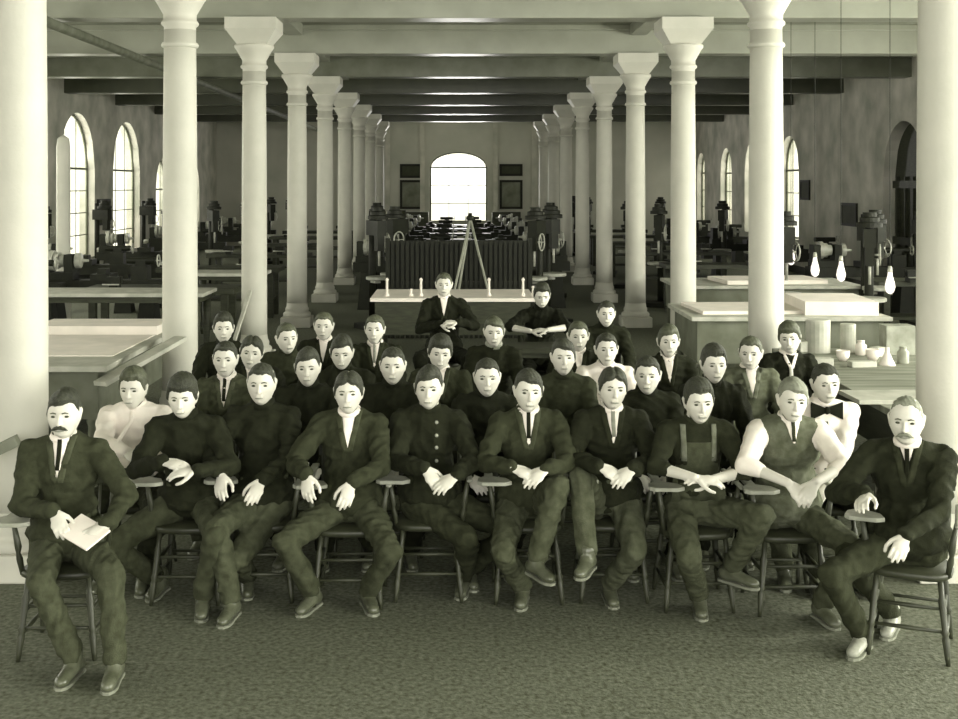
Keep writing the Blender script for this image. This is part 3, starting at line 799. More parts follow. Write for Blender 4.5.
SEAT = .45
def person(px, top, label, cat='person', Y=None, yaw=0., head=(0, 0, 0), lean=.05, hands=None, feet=None, outfit='suit', v=.04, vt=None,
           hair='short', hm=None, stash=None, seat=SEAT, sl=None, group=None, feetp=None, collar=None, tie=True, wide=1., fast=False, fcurl=.5, jaw=1., shoe=None,
           handdir=None, palm=None, sidelean=0., elbow=None, hx=0., seed=None, hscale=1.03):
    """px, top: where the crown of the head is seen; the figure sits at its own true distance"""
    if Y is None: Y = F*(HC-1.33)/(top-VY)
    ztop = HC-(top-VY)*Y/F
    up = ztop-(seat-SEAT)
    k = (up-SEAT)/.885
    R3 = Matrix.Rotation(yaw, 3, 'Z')
    hloc = Vector((sidelean+hx, -lean*.72-.02, 0))
    hw = R3 @ hloc
    root = Vector(((px-VX)*(Y)/F-hw.x, Y+.02-hw.y if yaw == 0 else Y-hw.y, 0))
    if seed is None: seed = int(px*7+top)
    e = empty('person', root, yaw); tag(e, label, cat, group)
    Ri = R3.inverted()
    def loc(wp): return Ri @ (Vector(wp)-root)
    def Z(z): return seat+(z-SEAT)*k
    def S(x, y, z):                                  # spine space to body space with lean
        t = max(0, (z-.55)/.55)
        return Vector((x*wide+sidelean*t, y-lean*t*(.6+.4*t), Z(z)))
    b = MB()
    b.ell(S(0, 0, .56), (.155*wide, .115, .105)); b.ell(S(0, -.01, .73), (.13*wide, .10, .17)); b.ell(S(0, 0, .92), (.150*wide, .105, .17))
    b.rc(S(-.125, .0, 1.02), .05, S(.125, .0, 1.02), .05)
    b.rc(S(0, .012, 1.05), .066, S(0, -.012, 1.16)+Vector((hx*.8, 0, 0)), .052)
    Hc = S(0, -.03, 1.215)+Vector((hx, 0, 0)); Hc.z = ztop-.118*hscale-.004
    E = Euler((head[1], head[2], head[0]), 'XYZ').to_matrix()
    T = Matrix.Translation(Hc) @ (E.to_4x4()) @ Matrix.Scale(hscale, 4)
    head_mb(b, T, jaw)
    sh = [S(s_*.158, .0, 1.015) for s_ in (-1, 1)]; hip = [S(s_*.085, -.02, .53) for s_ in (-1, 1)]
    # limbs
    wr = []; el = []
    for i, s_ in enumerate((-1, 1)):
        if hands and hands[i] is not None:
            h = hands[i]; t = loc(h) if not isinstance(h, tuple) else Vector(h)
        else: t = Vector((s_*.12, -.36, Z(.62)))
        pole = Vector((s_*.75, .25, -.55)) if elbow is None else Vector((elbow[i][0], elbow[i][1], elbow[i][2]))
        m_, t = ik(sh[i], t, .285, .255, pole); wr.append(t); el.append(m_)
    hd = []
    for i, s_ in enumerate((-1, 1)):
        o = 1-i
        d = (wr[i]-el[i]).normalized()
        if handdir and handdir[i] is not None: d = Vector(handdir[i]).normalized()
        else: d = (d*.8+Vector((-s_*.55, -.25, -.25))).normalized()
        pn = Vector(palm[i]) if palm and palm[i] is not None else Vector((-s_*.35, .25, -.85))
        hd.append((d, pn))
        b.rc(sh[i], .047, el[i], .036); b.rc(el[i], .037, wr[i], .025, 12)
        # thumb ends up on the inner/upper side
        w_ = d.cross(pn); sd = 1 if w_.dot(Vector((-s_*.8, -.5, .5))) > 0 else -1
        hand_mb(b, wr[i], d, pn, sd, fcurl, 1.0)
    kn = []; an = []
    for i, s_ in enumerate((-1, 1)):
        fd = Vector((s_*.15, -1, 0)).normalized()
        if feet and feet[i] is not None:
            toe = loc(feet[i]); 
            if feetp and feetp[i] is not None: fd = Ri @ Vector(feetp[i]).normalized()
            a = toe-fd*.16; a.z = toe.z+.085 if toe.z > .03 else .085
            if toe.z > .03: a = toe-fd*.15+Vector((0, 0, .05))
        else: a = Vector((s_*.12, -.31, .085))
        pole = Vector((s_*.28, -.45, .9))
        if (a-hip[i]).length > .84: a = hip[i]+(a-hip[i]).normalized()*.84
        m_, a = ik(hip[i], a, .43, .42, pole); kn.append(m_); an.append((a, fd))
        b.rc(hip[i], .08, m_, .052); b.rc(m_, .05, a, .034)
        b.rc(a-Vector((0,0,.03)), .03, a+fd*.10-Vector((0,0,.055)), .025, 10)
    me = remesh(b, .0052, 'body', 2, .35); me.materials.append(M_skin)
    link('body', me, e)
    # face
    def hp(name, kind, m=None, off=None, sc=1.):
        me2 = headpart(kind)
        if m: me2 = withmat(me2, m)
        o = link(name, me2, e); o.matrix_basis = T @ Matrix.Translation(off or (0,0,0)) @ Matrix.Scale(sc, 4); return o
    for s_ in (-1, 1): hp('eye', 'eye', None, (s_*.031*jaw, -.0775, .002))
    for s_ in (-1, 1):
        o = link('eyebrow', headpart('eyebrows'), e); o.matrix_basis = T @ Matrix.Translation((s_*.029, -.0942, .021)) @ Matrix.Diagonal((s_, 1, 1, 1))
    hp('mouth', 'mouth')
    hm = hm or M_hair
    hp('hair', 'hair_'+hair, hm)
    if stash: hp('mustache', 'mustache', stash)
    # trousers
    vt = v*.9 if vt is None else vt
    q = MB(); q.ell(S(0, .0, .56), (.18*wide, .14, .115)); q.ell(S(0, -.01, .68), (.152*wide, .122, .09))
    for i in range(2):
        a = an[i][0]; q.rc(hip[i], .098, kn[i], .069, 14); q.rc(kn[i], .068, a+(kn[i]-a).normalized()*.03, .06, 14)
    tm = wrinkle(remesh(q, .012, 'trousers', 2), .0085, seed+1, 11); tm.materials.append(cloth(vt)); link('trousers', tm, e)
    for i in range(2):
        a, fd = an[i]; sgrid = MB(); dn = Vector((0, 0, -1))
        toe_drop = .052
        sgrid.rc(a-fd*.035+dn*.035, .043, a+fd*.03+dn*.03, .042, 12, 3); sgrid.rc(a+fd*.03+dn*.035, .042, a+fd*.145+dn*.052, .036, 12, 3, .75, Vector((0,0,1)))
        sgrid.rc(a+Vector((0,0,.03)), .044, a+dn*.02, .042)
        sm = remesh(sgrid, .009, 'shoe', 1)
        p_ = coords(sm); lo_ = (a.z-.083); p_[:, 2] = np.maximum(p_[:, 2], lo_); setco(sm, p_)
        sm.materials.append(shoe or M_shoe); so = link('shoe', sm, e)
        slb = MB(); side = fd.cross(Vector((0,0,1)))
        pts = []
        for t_, hw_ in ((-.075, .02), (-.06, .036), (-.01, .034), (.05, .036), (.11, .041), (.155, .034), (.18, .014)):
            pts.append((t_, hw_))
        lo2 = a.z-.085; rr = []
        bot = [a+fd*t_+side*hw_ for t_, hw_ in pts]+[a+fd*t_-side*hw_ for t_, hw_ in reversed(pts)]
        n = len(bot); slb.add([(p.x, p.y, lo2) for p in bot]+[(p.x, p.y, lo2+.014) for p in bot], [tuple(range(n-1, -1, -1)), tuple(range(n, 2*n))]+[(i_, (i_+1) % n, n+(i_+1) % n, n+i_) for i_ in range(n)])
        slb.build('sole', M_sole, so)
    # upper garment
    def top_mesh(infl, sleeve, skirt, name, m, wr_amt=.008, vox=.009, sl=(1., 1.)):
        g = MB()
        g.ell(S(0, 0, .92), ((.148+infl)*wide, .110+infl, .175)); g.ell(S(0, -.012, .74), ((.132+infl)*wide, .110+infl, .17))
        g.rc(S(-.115, .0, 1.018), .048+infl, S(.0, .0, 1.05), .058+infl, 14); g.rc(S(.0, .0, 1.05), .058+infl, S(.115, .0, 1.018), .048+infl, 14)
        g.rc(S(0, .01, 1.03), .075+infl, S(0, .0, 1.075), .058+infl*.6, 14)
        if skirt: g.ell(S(0, -.005, .60), ((.172+infl)*wide, .137+infl, .15))
        for i in range(2):
            f_ = sleeve if not isinstance(sleeve, tuple) else sleeve[i]
            if f_ <= 0: continue
            g.rc(sh[i], .049+infl, el[i] if f_ >= .5 else sh[i].lerp(el[i], f_*2), .040+infl*.8, 14)
            if f_ > .5: g.rc(el[i], .041+infl*.8, el[i].lerp(wr[i], min(1, (f_-.5)*2)*.97), .034+infl*.45, 14)
        mm = wrinkle(remesh(g, vox, name, 2), wr_amt, seed, 10); mm.materials.append(m); return mm
    def bv(mm): 
        vv = [v_.co.copy() for v_ in mm.vertices]; return BVHTree.FromPolygons(vv, [tuple(p.vertices) for p in mm.polygons])
    cx = lambda z: S(0, 0, z).x
    zN = Z(1.115)
    def collar_ring(m, h=.035, r=.062, name='collar', zc=1.098):
        c = S(0, .0, zc); g = MB(); rings = []
        prof = [(r+.006, -h*.5), (r+.008, 0), (r+.001, h*.5), (r-.005, h*.5), (r-.004, 0), (r-.003, -h*.5)]
        n = 20; vs = []; fs = []
        for a_ in range(n):
            t = 2*PI*a_/n
            for rr, zz in prof: vs.append((c.x+rr*math.cos(t), c.y+rr*math.sin(t)*1.0, c.z+zz+.012*math.sin(t)))
        K = len(prof)
        for a_ in range(n):
            for b_ in range(K):
                i0 = a_*K+b_; i1 = a_*K+(b_+1) % K; j0 = ((a_+1) % n)*K+b_; j1 = ((a_+1) % n)*K+(b_+1) % K
                fs.append((i0, j0, j1, i1))
        g.add(vs, fs); return g.build(name, m, e, True)
    def vpatch(bvh, z0, z1, w1, m, name, off=.004, w0=.004, xo=0):
        g = []
        for i in range(9):
            t = i/8; z = z0+(z1-z0)*t; w_ = w0+(w1-w0)*t**.9
            g.append([(cx(1.0)+xo+w_*(-1+2*j/6), Z(z)) for j in range(7)])
        pm = project_patch(bvh, g, off)
        return pm.build(name, m, e, True) if pm else None
    def strip(bvh, pts, w_, m, name, off=.006, parent=None):
        g = [[(x+w_*(-1+2*j/3), Z(z)) for j in range(4)] for x, z in pts]
        pm = project_patch(bvh, g, off)
        return pm.build(name, m, parent or e, True) if pm else None
    if outfit in ('suit', 'coat'):
        jm = top_mesh(.020, 1., True, 'jacket', cloth(v), .010); link('jacket', jm, e); B = bv(jm)
        vpatch(B, .90 if outfit == 'suit' else .98, 1.105, .040, M_shirt, 'shirt_front', .005); collar_ring(M_shirt)
        if tie: strip(B, [(cx(1.0), z) for z in (1.09, 1.06, 1.02, .98, .945)], .011, cloth(.03 if tie is True else tie), 'necktie', .010)
        for s_ in (-1, 1):
            strip(B, [(cx(1.0)+s_*(.062-.052*((1.10-z)/.22)), z) for z in (1.10, 1.06, 1.02, .98, .94, .90, .88)], .016, cloth(v*1.35), 'lapel', .007)
    elif outfit == 'buttoned':
        jm = top_mesh(.020, 1., True, 'jacket', cloth(v), .010); link('jacket', jm, e); B = bv(jm)
        collar_ring(cloth(v*1.2), .04, .064)
        for i, z in enumerate((1.02, .95, .88, .80)):
            for x in (.045,):
                h = B.ray_cast(Vector((cx(z)+x, -1.2, Z(z))), Vector((0, 1, 0)))
                if h[0]: MB().ell((0,0,0), (.011, .006, .011), None, 10, 6).build('button', M_tin, e, True, loc=h[0]-Vector((0, .004, 0)))
    elif outfit == 'sweater':
        jm = top_mesh(.020, 1. if sl is None else sl, True, 'sweater', cloth(v), .011); link('sweater', jm, e)
        collar_ring(collar or cloth(v*.9), .055, .063, 'rolled_collar', 1.108)
    elif outfit == 'shirt':
        jm = top_mesh(.018, 1., False, 'shirt', M_shirt, .006); link('shirt', jm, e); B = bv(jm)
        collar_ring(M_shirt)
        strip(B, [(cx(.9), z) for z in (1.06, 1.0, .93, .86, .78, .7)], .012, M_shirt, 'placket', .005)
    elif outfit == 'bowtie':
        jm = top_mesh(.020, .9, False, 'shirt', M_shirt, .005); link('shirt', jm, e); B = bv(jm); collar_ring(M_shirt, .045)
        c = S(0, 0, 1.075); g = MB(); yb = -.085-lean*.9
        h = B.ray_cast(Vector((c.x, -1.2, c.z-.03)), Vector((0, 1, 0))); yb = (h[0].y if h[0] else -.1)-.012
        for s_ in (-1, 1):
            g.hexa([(c.x+s_*.008, yb-.01, c.z-.045), (c.x+s_*.095, yb-.01, c.z-.085), (c.x+s_*.095, yb+.01, c.z-.085), (c.x+s_*.008, yb+.01, c.z-.045),
                    (c.x+s_*.008, yb-.01, c.z-.015), (c.x+s_*.095, yb-.01, c.z+.02), (c.x+s_*.095, yb+.01, c.z+.02), (c.x+s_*.008, yb+.01, c.z-.015)])
        g.ell((c.x, yb-.004, c.z-.03), (.018, .016, .024)); g.build('bow_tie', cloth(.02), e)
        strip(B, [(cx(.9)-.03, z) for z in (.98, .92, .86, .80)], .03, cloth(.06), 'hanging_tie_end', .008)
    elif outfit == 'vest':
        sm_ = top_mesh(.020, .66, False, 'shirt', M_shirt, .005); link('shirt', sm_, e)
        vm = top_mesh(.027, 0, True, 'waistcoat', cloth(v), .008); 
        link('waistcoat', vm, e); B = bv(vm); vpatch(B, .97, 1.10, .045, M_shirt, 'shirt_front', .008); collar_ring(M_shirt, .045)
        strip(B, [(cx(1.0), z) for z in (1.085, 1.05, 1.01, .98)], .010, cloth(.05), 'necktie', .014)
    elif outfit == 'overalls':
        jm = top_mesh(.018, .66, False, 'work_shirt', cloth(v), .009); link('work_shirt', jm, e); B = bv(jm)
        g = [[(cx(z)+w_*(-1+2*j/8), Z(z)) for j in range(9)] for z, w_ in ((.62,.15),(.70,.15),(.76,.14),(.82,.12),(.88,.105),(.94,.10),(.97,.10))]
        pm = project_patch(B, g, .008); bib = pm.build('bib', cloth(v*1.9), e, True)
        for s_ in (-1, 1): strip(B, [(s_*(.085+.02*(z-.96))+cx(z), z) for z in (.86, .90, .96, 1.0, 1.04, 1.07)], .014, cloth(.2), 'shoulder_strap', .012)
        collar_ring(cloth(v*1.3))
    elif outfit == 'neckerchief':
        jm = top_mesh(.020, 1., True, 'jacket', cloth(v), .010); link('jacket', jm, e); B = bv(jm)
        collar_ring(M_shirt, .04)
        for s_ in (-1, 1): strip(B, [(cx(1.0)+s_*(.05-(1.09-z)*.42), z) for z in (1.09, 1.06, 1.03, 1.0, .98)], .013, M_shirt, 'collar_point', .008)
        strip(B, [(cx(.9)-.005, z) for z in (.99, .95, .90, .86)], .014, M_lwood, 'scarf_end', .009)
    person.last = dict(e=e, root=root, sh=sh, wr=wr, kn=kn, an=an, yaw=yaw, seat=seat)
    CHAIRS.append((root.copy(), yaw, seat))
    return e
CHAIRS = []
#PEOPLE
def Hd(px, py, Y): return at(px, py, Y)
FL = floor_at
# ---- front row, tablet-arm chairs
person(67, 388, 'man with thick dark moustache in grey suit seated apart at far left, papers on lap', Y=6.15, lean=.06, outfit='suit', v=.062, vt=.075, hair='parted', stash=M_hair, jaw=1.06, wide=1.06, hx=.018,
       hands=[Hd(54, 512, 5.86), Hd(108, 524, 5.84)], feet=[FL(60, 690), FL(107, 694)], feetp=[(-.1, -1, 0), (.05, -1, 0)], yaw=.04, handdir=[(.45, -.5, -.6), (-.75, -.5, -.35)])
person(186, 372, 'youth with bushy dark hair in dark jumper, arms folded in front beside the moustached man', Y=6.85, lean=.16, outfit='sweater', v=.036, vt=.07, hair='bushy', head=(.05, .12, 0),
       hands=[Hd(163, 462, 6.55), Hd(196, 470, 6.5)], feet=[FL(150, 602), FL(201, 622)], handdir=[(.9, -.3, -.1), (-.9, -.2, -.1)])
person(262, 362, 'broad-faced fair youth in dark jumper, hands on knees, seated just right of bushy-haired youth', Y=6.98, lean=.04, outfit='sweater', v=.034, vt=.08, hair='short', jaw=1.05,
       hands=[Hd(221, 474, 6.62), Hd(262, 480, 6.6)], feet=[FL(222, 628), FL(247, 600)], handdir=[(.1, -.6, -.6), (-.3, -.6, -.6)])
person(349, 370, 'youth in grey jacket with open white collar and centre parting, legs spread wide, front row', Y=6.87, lean=.05, outfit='suit', v=.052, vt=.072, hair='centre', tie=False,
       hands=[Hd(306, 474, 6.52), Hd(352, 482, 6.5)], feet=[FL(300, 617), FL(374, 616)], feetp=[(-.35, -1, 0), (.3, -1, 0)], handdir=[(.15, -.5, -.8), (-.3, -.45, -.85)])
person(429, 366, 'youth in dark jacket with shiny buttons down one side, hands clasped, middle of front row', Y=6.98, lean=.05, outfit='buttoned', v=.034, vt=.05, hair='parted', head=(-.04, 0, 0),
       hands=[Hd(424, 468, 6.62), Hd(456, 476, 6.6)], feet=[FL(460, 600), FL(474, 592)], handdir=[(.55, -.35, -.6), (-.6, -.45, -.35)])
person(528, 368, 'front-row youth in grey jacket, forelock shadowing his face, one foot lifted over the other', Y=6.92, lean=.08, outfit='suit', v=.058, vt=.085, hair='cow', head=(.06, .02, .03),
       hands=[Hd(512, 468, 6.56), Hd(546, 469, 6.54)], feet=[FL(520, 611), at(550, 578, 6.45)], feetp=[(-.15, -1, 0), (.5, -1, 0)], handdir=[(.8, -.35, -.25), (-.7, -.45, -.45)])
person(612, 366, 'youth in dark jacket with small pale tie, legs crossed, front row left of overalls wearer', Y=6.96, lean=.06, outfit='suit', v=.036, vt=.10, hair='centre', tie=.3, head=(.05, 0, .05),
       hands=[Hd(599, 466, 6.6), Hd(633, 469, 6.58)], feet=[at(580, 573, 6.35), FL(614, 609)], feetp=[(-.4, -1, 0), (.05, -1, 0)], handdir=[(.75, -.4, -.4), (-.7, -.5, -.45)])
person(697, 378, 'lad in bib overalls with bare forearms crossed in his lap, front row', Y=6.78, lean=.1, outfit='overalls', v=.045, vt=.085, hair='high', head=(.03, .05, -.03),
       hands=[Hd(695, 478, 6.42), Hd(712, 480, 6.46)], feet=[FL(702, 621), at(754, 583, 6.6)], feetp=[(-.1, -1, 0), (.75, -.8, 0)], handdir=[(.95, -.2, -.1), (-.9, -.2, .1)], elbow=[(-.9, .1, -.3), (.9, .1, -.3)])
person(790, 376, 'fair lad in grey waistcoat with bare forearms meeting at his lap, front row right', Y=6.72, lean=.1, outfit='vest', v=.13, vt=.085, hair='cow', hm=M_hair3, head=(-.05, .04, .05), wide=1.05,
       hands=[Hd(788, 483, 6.38), Hd(816, 482, 6.36)], feet=[FL(786, 592), FL(836, 630)], feetp=[(-.2, -1, 0), (.2, -1, 0)], handdir=[(.6, -.35, -.7), (-.6, -.35, -.7)], elbow=[(-1, .0, -.15), (1, .0, -.15)])
person(908, 391, 'grey-haired man with moustache in dark suit and white shirt, turned inward at far right', Y=6.06, lean=.2, outfit='coat', v=.04, vt=.055, hair='bald', hm=M_hair3, stash=M_hair3, jaw=1.04, wide=1.08, yaw=-.42, head=(-.02, .02, .0),
       hands=[Hd(866, 494, 5.85), Hd(905, 536, 5.72)], feet=[FL(852, 660), FL(886, 640)], feetp=[(-.6, -.8, 0), (-.5, -.85, 0)], handdir=[(-.1, -.9, -.2), (-.2, -.8, -.5)], shoe=M_shoe2)
FRONT = list(CHAIRS); CHAIRS.clear()
# ---- two shirt-sleeved sitters at the ends
person(134, 368, 'slender person in loose white blouse seated behind the bushy-haired youth at left', Y=7.35, lean=.04, outfit='shirt', v=.04, hair='high', hm=M_hair2, head=(-.06, .03, .0), seed=5, wide=1.05,
       hands=[Hd(125, 452, 6.95), Hd(150, 470, 6.95)], elbow=[(-1, .1, -.3), (1, .1, -.4)])
person(824, 362, 'lad in white shirt with big dark bow tie, behind the waistcoat wearer at right', Y=7.3, lean=.06, outfit='bowtie', v=.04, hair='short', jaw=1.03, head=(.0, .03, -.05), wide=1.04,
       hands=[Hd(800, 478, 7.05), Hd(828, 486, 7.0)], elbow=[(-1, .1, -.3), (1, .1, -.1)])
# ---- second row
person(226, 340, 'youth in coarse grey jacket and tie seated directly behind the bushy-haired youth', Y=8.05, outfit='suit', v=.075, hair='short', head=(.03, 0, 0))
person(308, 348, 'gaunt youth in dark jumper behind and between the broad-faced and the wide-legged youths', Y=7.8, outfit='sweater', v=.03, hair='parted', head=(.05, 0, -.02))
person(393, 346, 'smooth-faced youth in black jumper behind and left of the shiny-buttoned youth', Y=7.8, outfit='sweater', v=.03, hair='short', jaw=1.03)
person(487, 357, 'round-faced youth in dark roll-neck seated right of the shiny-buttoned youth, one row back', Y=7.6, outfit='sweater', v=.026, hair='short', jaw=1.05)
person(563, 338, 'tall-necked youth in rough grey-flecked jumper behind the crossed-ankles youth', Y=8.05, outfit='sweater', v=.062, hair='cow', head=(0, -.03, 0))
person(647, 355, 'youth with half-hidden face leaning in between tie wearer and overalls wearer, one row back', Y=7.62, outfit='sweater', v=.03, hair='short', head=(-.2, 0, 0), hx=.0)
person(713, 345, 'dark-haired youth in black jumper directly behind the overalls wearer', Y=7.85, outfit='sweater', v=.028, hair='high', head=(.04, 0, 0))
# ---- third row
person(252, 335, 'youth with glossy dark centre-parted hair tilting his head beside the coarse-jacketed youth', Y=8.75, outfit='suit', v=.03, hair='centre', tie=False, head=(.1, 0, .1))
person(342, 335, 'lad with dark forelock over shadowed eyes, behind the gaunt youth left of centre', Y=8.65, outfit='sweater', v=.035, hair='parted', head=(.05, .12, 0))
person(440, 335, 'youth with hair falling on forehead, behind the two smooth-faced youths at centre', Y=8.55, outfit='suit', v=.055, hair='bushy', tie=False, head=(.1, .08, .08))
person(606, 332, 'open-mouthed youth in white shirt, third row right of centre', Y=8.75, outfit='shirt', v=.05, hair='short', head=(0, -.05, 0), jaw=.97)
person(750, 335, 'youth in mid-grey jacket looking sideways, behind the black-jumpered youth at right', Y=8.6, outfit='suit', v=.13, hair='short', hm=M_hair2, head=(-.35, .05, 0), tie=False)
# ---- fourth row
person(224, 313, 'lad with dark cap of hair, topmost and leftmost of the back rows', Y=9.95, outfit='sweater', v=.035, hair='high', head=(.2, -.02, 0))
person(287, 322, 'youth with light-struck face turned right, in dark muffler, in front of the third left column', Y=9.4, outfit='sweater', v=.055, hair='short', hm=M_hair2, head=(.4, 0, -.05))
person(324, 311, 'pale bareheaded youth in dark coat seated below the base of the fourth left column', Y=10.15, outfit='suit', v=.035, hair='short', hm=M_hair2, tie=False)
person(375, 314, 'long-necked youth in dark jacket with white collar and pale tie, back row left of centre', Y=9.85, outfit='suit', v=.04, hair='short', hm=M_hair2, tie=.4, head=(-.05, -.03, 0), jaw=.96)
person(494, 316, 'youth with pale rolled collar seated beneath the right end of the white bench', Y=9.7, collar=M_tin, outfit='sweater', v=.04, hair='cow', hm=M_hair2, head=(0, .05, 0))
person(578, 320, 'youth with narrow pale face directly beside the leaning youth, back row', Y=9.45, outfit='suit', v=.035, hair='short', hm=M_hair2, tie=False, jaw=.95)
person(668, 325, 'youth in dark jacket with long white shirt front, below the third right column', Y=9.15, outfit='suit', v=.035, hair='parted', hm=M_hair2, tie=False, head=(-.05, -.04, 0), jaw=.95)
person(789, 322, 'lad in black coat with white collar points and scarf, rightmost of the back rows', Y=9.35, outfit='neckerchief', v=.022, hair='bushy', hm=M_hair2, head=(-.35, .02, -.1))
person(606, 300, 'youth in dark jumper farthest back on the right, below the fourth right column', Y=11.1, outfit='sweater', v=.035, hair='short', head=(0, 0, .03))
MID = list(CHAIRS); CHAIRS.clear()
person(444, 272, 'youth in dark jacket perched high in front of the white bench, hands together', Y=12.0, seat=.62, outfit='suit', v=.024, hair='short', hm=M_hair2, tie=False, hands=[Hd(440, 324, 11.75), Hd(458, 322, 11.72)], feet=[V((-.3), 11.6, .25), V(.05, 11.6, .25)], handdir=[(.9, -.2, -.1), (-.9, -.2, 0)])
person(541, 282, 'dark-jumpered youth bending forward with bare forearms crossed on a desk, right of the white bench', Y=12.05, seat=.50, lean=.22, outfit='sweater', v=.02, hair='high', head=(.05, .22, .0), hands=[Hd(530, 331, 11.68), Hd(548, 330, 11.66)], sl=.55,
       handdir=[(1, .0, 0), (-1, 0, 0)], elbow=[(-1, .1, -.2), (1, .1, -.2)], feet=[V(.7, 11.75, 0), V(.98, 11.75, 0)])
STOOL = list(CHAIRS); CHAIRS.clear()

# ---- chairs
def chair_proto(tablet):
    e = empty('wooden_armchair' if tablet else 'wooden_chair', (0,0,0))
    s = MB(); n = 20; pts = []
    for i in range(n):
        a = 2*PI*i/n; c_, s_ = math.cos(a), math.sin(a)
        x = .21*math.copysign(abs(c_)**.6, c_); y = .205*math.copysign(abs(s_)**.6, s_); pts.append((x*(1-.12*(y > 0)), y))
    s.ring_loft([[(x*.94, y*.94, .405) for x, y in pts], [(x, y, .415) for x, y in pts], [(x, y, .435) for x, y in pts], [(x*.97, y*.97, .443) for x, y in pts]])
    s.build('seat', M_chair, e, True)
    for sx in (-1, 1):
        for sy in (-1, 1):
            top = V(sx*.15, sy*.15, .41); bot = V(sx*.19, sy*(.19 if sy < 0 else .21), 0)
            l = MB(); P = lambda t: tuple(bot.lerp(top, t))
            l.tube([P(0), P(.1), P(.3), P(.34), P(.38), P(.42), P(.75), P(.8), P(1)], [.011, .014, .019, .014, .021, .014, .02, .014, .014], 10); l.build('leg', M_chair, e, True)
    L = lambda sx, sy, z: V(sx*.15, sy*.15, .41).lerp(V(sx*.19, sy*(.19 if sy < 0 else .21), 0), 1-z/.41)
    for z in (.16, .27):
        MB().tube([L(-1, -1, z), (L(-1, -1, z)+L(1, -1, z))/2, L(1, -1, z)], [.008, .012, .008], 8).build('stretcher', M_chair, e, True)
        for sx in (-1, 1): MB().tube([L(sx, -1, z-.03), (L(sx, -1, z-.03)+L(sx, 1, z-.03))/2, L(sx, 1, z-.03)], [.008, .012, .008], 8).build('stretcher', M_chair, e, True)
    MB().tube([L(-1, 1, .2), L(1, 1, .2)], .009, 8).build('stretcher', M_chair, e, True)
    for sx in (-1, 1):
        MB().tube([(sx*.16, .17, .43), (sx*.175, .215, .62), (sx*.18, .25, .84)], [.015, .016, .011], 10).build('back_post', M_chair, e, True)
    c = MB(); rings = []
    for i in range(9):
        x = -.21+.42*i/8; y = .25+.03*(1-(x/.21)**2)
        rings.append([(x, y-.009, .77), (x, y+.009, .77), (x, y+.012, .87-.03*(x/.21)**2), (x, y-.006, .87-.03*(x/.21)**2)])
    c.ring_loft(rings); bevel(c.build('crest_rail', M_chair, e), .004)
    for i in range(4):
        x = -.105+.07*i; MB().tube([(x*.9, .185, .43), (x, .235, .62), (x, .262, .78)], .0075, 8).build('spindle', M_chair, e, True)
    if tablet:
        t = MB(); p_ = [(-.10, -.28), (-.14, -.31), (-.27, -.31), (-.295, -.28), (-.29, -.20), (-.255, -.16), (-.245, .23), (-.205, .24), (-.205, -.16), (-.13, -.20)]
        k = len(p_); t.add([(x, y, .705) for x, y in p_]+[(x, y, .727) for x, y in p_], [tuple(range(k)), tuple(range(2*k-1, k-1, -1))]+[(i, k+i, k+(i+1) % k, (i+1) % k) for i in range(k)])
        bevel(t.build('writing_arm', M_chairl, e), .004)
        a = MB(); a.rc((.235, -.20, .70), .018, (.225, .23, .70), .014, 10, 3, .6, (0,0,1)); a.build('arm_rail', M_chairl, e, True)
        for x, xx in ((-.22, -.185), (.22, .185)):
            b_ = MB(); b_.tube([(xx, -.13, .42), (xx*1.07, -.135, .5), (xx*1.1, -.14, .53), (xx*1.1, -.14, .56), (x*1.03, -.15, .70)], [.012, .017, .011, .018, .011], 10); b_.build('arm_post', M_chair, e, True)
    return e
TC = chair_proto(True); WC = chair_proto(False); ut, uw = [False], [False]
fl = ['under the grey-suited man with dark moustache at far left', 'under the bushy-haired youth in front', 'under the broad-faced fair youth in front', 'under the youth with wide-spread legs', 'under the youth with shiny jacket buttons', 'under the youth with one ankle over the other', 'under the cross-legged youth with small pale tie', 'under the lad in bib overalls', 'under the lad in grey waistcoat', 'under the grey-haired man at far right']
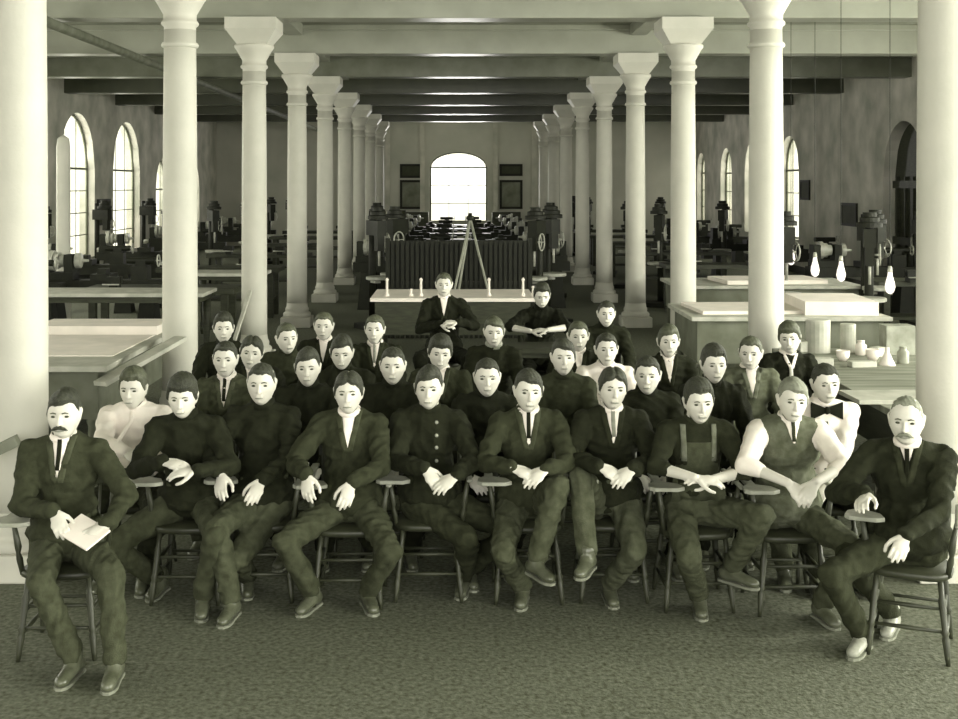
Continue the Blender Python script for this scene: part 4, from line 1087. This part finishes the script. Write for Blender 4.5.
for (r, yaw, st), t in zip(FRONT, fl):
    place(TC, ut, (r.x, r.y, 0), yaw, 'wooden armchair '+t, 'chair', 'armchairs of the front row')
ml = ['person in white blouse', 'lad with big bow tie', 'youth in coarse grey jacket', 'gaunt youth in dark jumper', 'smooth-faced youth in black jumper', 'round-faced youth in roll-neck', 'youth in rough flecked jumper', 'youth with half-hidden face', 'dark-haired youth behind the overalls wearer', 'youth with glossy centre-parted hair', 'youth with dark forelock', 'youth with hair on forehead at centre', 'open-mouthed youth in white shirt', 'youth in mid-grey jacket looking sideways', 'topmost leftmost lad', 'youth in dark muffler', 'pale youth below the fourth left column', 'long-necked youth with pale tie', 'youth with pale rolled collar', 'narrow-faced youth beside the leaning one', 'youth with long white shirt front', 'lad with white collar points and scarf', 'farthest back youth on the right']
for (r, yaw, st), t in zip(MID, ml):
    place(WC, uw, (r.x, r.y, 0), yaw, 'plain dark wooden chair under the '+t, 'chair', 'plain chairs of the rows behind')
for (r, yaw, st), t in zip(STOOL, ('youth perched before the white bench', 'youth leaning on the desk')):
    h = st-.01; e = empty('wooden_stool', (r.x, r.y, 0))
    MB().lathe([(.15, h-.04), (.165, h-.03), (.165, h-.008), (.15, h)], 24).build('seat', M_chair, e, True)
    for a in (PI/4, 3*PI/4, 5*PI/4, 7*PI/4): MB().cyl((.17*math.cos(a), .17*math.sin(a), 0), (.11*math.cos(a), .11*math.sin(a), h-.03), .014, .016).build('leg', M_chair, e, True)
    MB().tube([(.15*math.cos(a*PI/12), .15*math.sin(a*PI/12), .2) for a in range(25)], .007, 6).build('foot_ring', M_chair, e, True)
    tag(e, 'round dark wooden stool under the '+t, 'stool')
table('small_desk', .46, 1.22, 11.2, 11.72, .86, 'small dark desk under the crossed forearms of the bending youth', M_dwood, M_dwood, .03, .04, cat='desk')
# papers in the lap of the man at the left

p = at(84, 532, 5.80)
o = bevel(MB().cbox(0, 0, 0, .21, .15, .012).build('folded_paper', M_paper, loc=p), .003); o.rotation_euler = (.45, .25, -.55)
tag(o, 'folded white paper between the hands of the moustached man at far left', 'paper')
